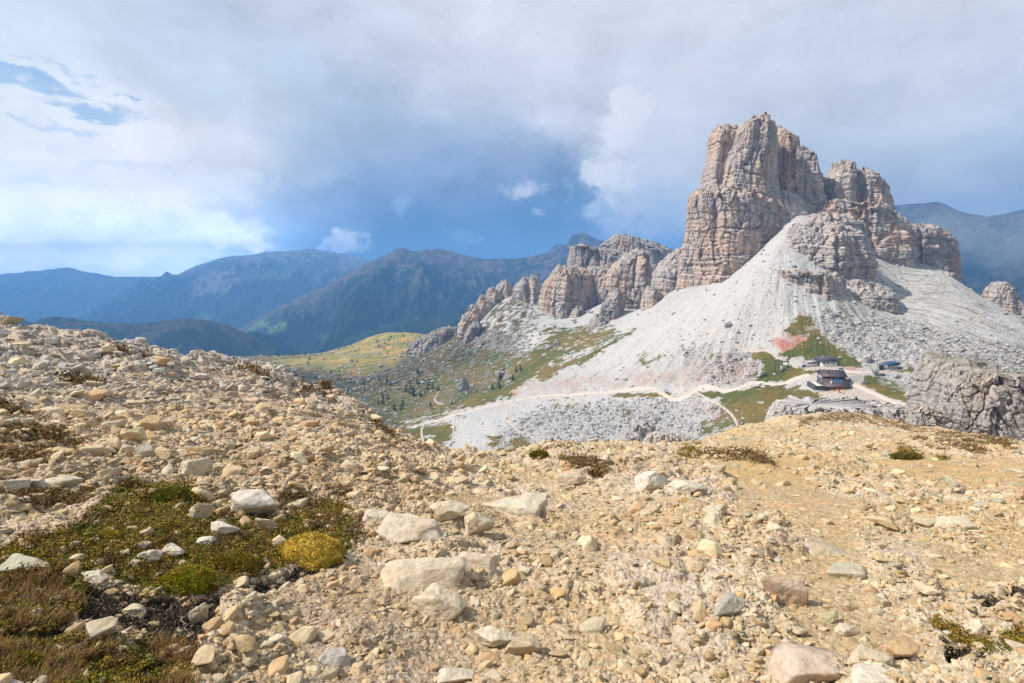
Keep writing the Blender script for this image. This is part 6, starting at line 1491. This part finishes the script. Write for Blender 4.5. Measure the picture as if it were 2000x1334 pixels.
    # cushions of moss
    CU = [(592,1112,128,74,[(.62, .47, .08), (.68, .54, .13), (.56, .40, .07), (.40, .28, .05), (.20, .17, .02)], 'golden-yellow moss cushion, the largest, at the foot of the grey-white boulder'),
          (345,1162,112,56,[(.25, .26, .015), (.33, .30, .02), (.15, .17, .015), (.36, .26, .03)], 'bright olive-green moss cushion at the front edge of the mat'),
          (440,1120,92,50,[(.17, .15, .014), (.24, .17, .02), (.11, .11, .012), (.30, .18, .02)], 'olive and orange moss cushion between the green and the golden ones'),
          (318,985,84,30,[(.11, .12, .014), (.17, .15, .015), (.08, .09, .012)], 'dark olive moss cushion at the back of the mat'),
          (200,1052,46,18,[(.38, .27, .04), (.28, .2, .03)], 'small flat yellow moss cushion beside stones at the back left of the mat'),
          (30,1306,60,34,[(.16, .19, .02), (.24, .22, .03), (.2, .13, .02)], 'lime-green moss cushion near the bottom left corner'),
          (1052,894,34,14,[(.12, .11, .02), (.16, .13, .02)], 'small olive cushion on the brow in the middle of the slope'),
          (1785,899,58,18,[(.10, .10, .02), (.14, .13, .03), (.16, .09, .04)], 'flat olive cushion on the right part of the slope')]
    B, Fc = ico(5)
    for i, (px, py, w, h, cols, lab) in enumerate(CU):
        q = hit(px, min(py, 1380)); cz = q[1]*math.cos(PITCH)-q[2]*math.sin(PITCH); W = w/F*cz; Hh = h/F*cz*.62
        D = W*.62; c = np.array([q[0], q[1]+D*.45, float(zat(q[0], q[1]+D*.45))-.01])
        v = B*np.array([W/2, D/2, Hh]); th = np.arctan2(B[:, 1], B[:, 0]); k = 1+.14*vnoise2(np.cos(th)*1.6+i*9, np.sin(th)*1.6, 3)+.06*fbm2(th*2, th*0+i, 3, 4)
        v[:, :2] *= k[:, None]; v[:, 2] = np.where(v[:, 2] < 0, v[:, 2]*.3, v[:, 2])
        n = fbm3(v[:, 0]/W*7, v[:, 1]/W*7, v[:, 2]/W*7, 4, 60+i, .6); n2 = fbm3(v[:, 0]/.012, v[:, 1]/.012, v[:, 2]/.012, 3, 66+i)
        v = v*(1+.16*n+.05*n2)[:, None]
        cc = np.array(cols); idx = np.clip(((n+.5)*len(cc)).astype(int), 0, len(cc)-1); bc = cc[idx]*(.75+.2*n2[:, None])
        o = empty('moss_cushion', tuple(c)); tag(o, lab, 'moss cushion', 'moss cushions in the near mat' if py > 950 else 'moss cushions on the far part of the slope')
        link_mesh('cushion', v, Fc, lm, o, attrs={'base': np.clip(bc, .01, .8)})
        nl = int(min(9000, 2600*(w/70)**1.6)); j = rng.integers(0, len(v), nl*2); j = j[v[j, 2] > -.002][:nl]; nl = len(j)
        nn = v[j]/np.linalg.norm(v[j]/np.array([W/2, D/2, Hh]), axis=1)[:, None]; nn = nn/np.array([W/2, D/2, Hh])**2; nn /= np.linalg.norm(nn, axis=1)[:, None]
        u = nn+rng.normal(size=(nl, 3))*.45; u /= np.linalg.norm(u, axis=1)[:, None]; vv = np.cross(u, rng.normal(size=(nl, 3))); vv /= np.linalg.norm(vv, axis=1)[:, None]+1e-6
        s = (.0048*max(1, q[1]/2.6)*rng.uniform(.6, 1.4, nl))[:, None]; p0 = v[j]
        Q = np.stack([p0-vv*s*.5, p0+u*s*1.5-vv*s*.25, p0+u*s*2.0+vv*s*.1, p0+vv*s*.5], 1)
        ci = np.clip(((n[j]+.5)*len(cc)+rng.normal(size=nl)*.7).astype(int), 0, len(cc)-1)
        link_mesh('leaves', Q.reshape(-1, 3), np.arange(nl)[:, None]*4+np.arange(4)[None], lm, o, attrs={'base': np.repeat(cc[ci]*rng.uniform(.65, 1.35, (nl, 1)), 4, 0)}, smooth=False)
    # dead twigs
    tw = flat_mat('dead_wood', (.26, .22, .19), .9, .2, 30)
    TW = [((100,1250),(160,1243),(200,1222),'pale crooked twig on the rusty shrubs at the lower left'),((120,1285),(180,1262),(230,1245),'long thin twig below the crooked one at the lower left'),
          ((330,1152),(355,1165),(380,1168),'bent grey twig at the foot of the olive-green moss cushion'),((345,1208),(362,1222),(366,1240),'curved dark twig on the dark soil'),
          ((168,1238),(178,1240),(184,1246),'short forked twig by the small cream stone on the soil'),((232,1016),(240,1008),(245,1000),'short grey twig at the back of the moss mat'),
          ((672,1038),(700,1046),(722,1048),'grey twig right of the golden moss cushion')]
    for a, b, c, lab in TW:
        p = [hit(*q) for q in (a, b, c)]
        if any(q is None for q in p): continue
        m = MB(); pts = []
        for t in np.linspace(0, 1, 9):
            P0 = (1-t)**2*p[0]+2*t*(1-t)*p[1]+t*t*p[2]; pts.append(Vector(P0)+Vector((rng.normal()*.004, rng.normal()*.004, .012+.018*math.sin(t*3.1)+rng.normal()*.002)))
        for k in range(8): m.tube(pts[k], pts[k+1], .0034*(1-k*.07), .0034*(1-(k+1)*.07), 5)
        m.tube(pts[4], pts[4]+Vector((.04, .03, .03)), .0018, .0008, 4); m.tube(pts[6], pts[6]+Vector((.03, -.02, .025)), .0014, .0006, 4)
        tag(m.build('twig', tw), lab, 'twig', 'dead twigs in the moss mat')
# ------------------------------------------------------------------ assembly
zat_m, hit_m, MIDG = build_mid()
build_tracks(zat_m, hit_m)
build_peak(); build_ridge()
HILL = build_far()
build_haze(); build_mist()
build_huts(zat_m, hit_m); build_boulders(zat_m, hit_m); build_trees(zat_m, hit_m, HILL)

S = build_slope(); build_stones(S); build_plants(S)
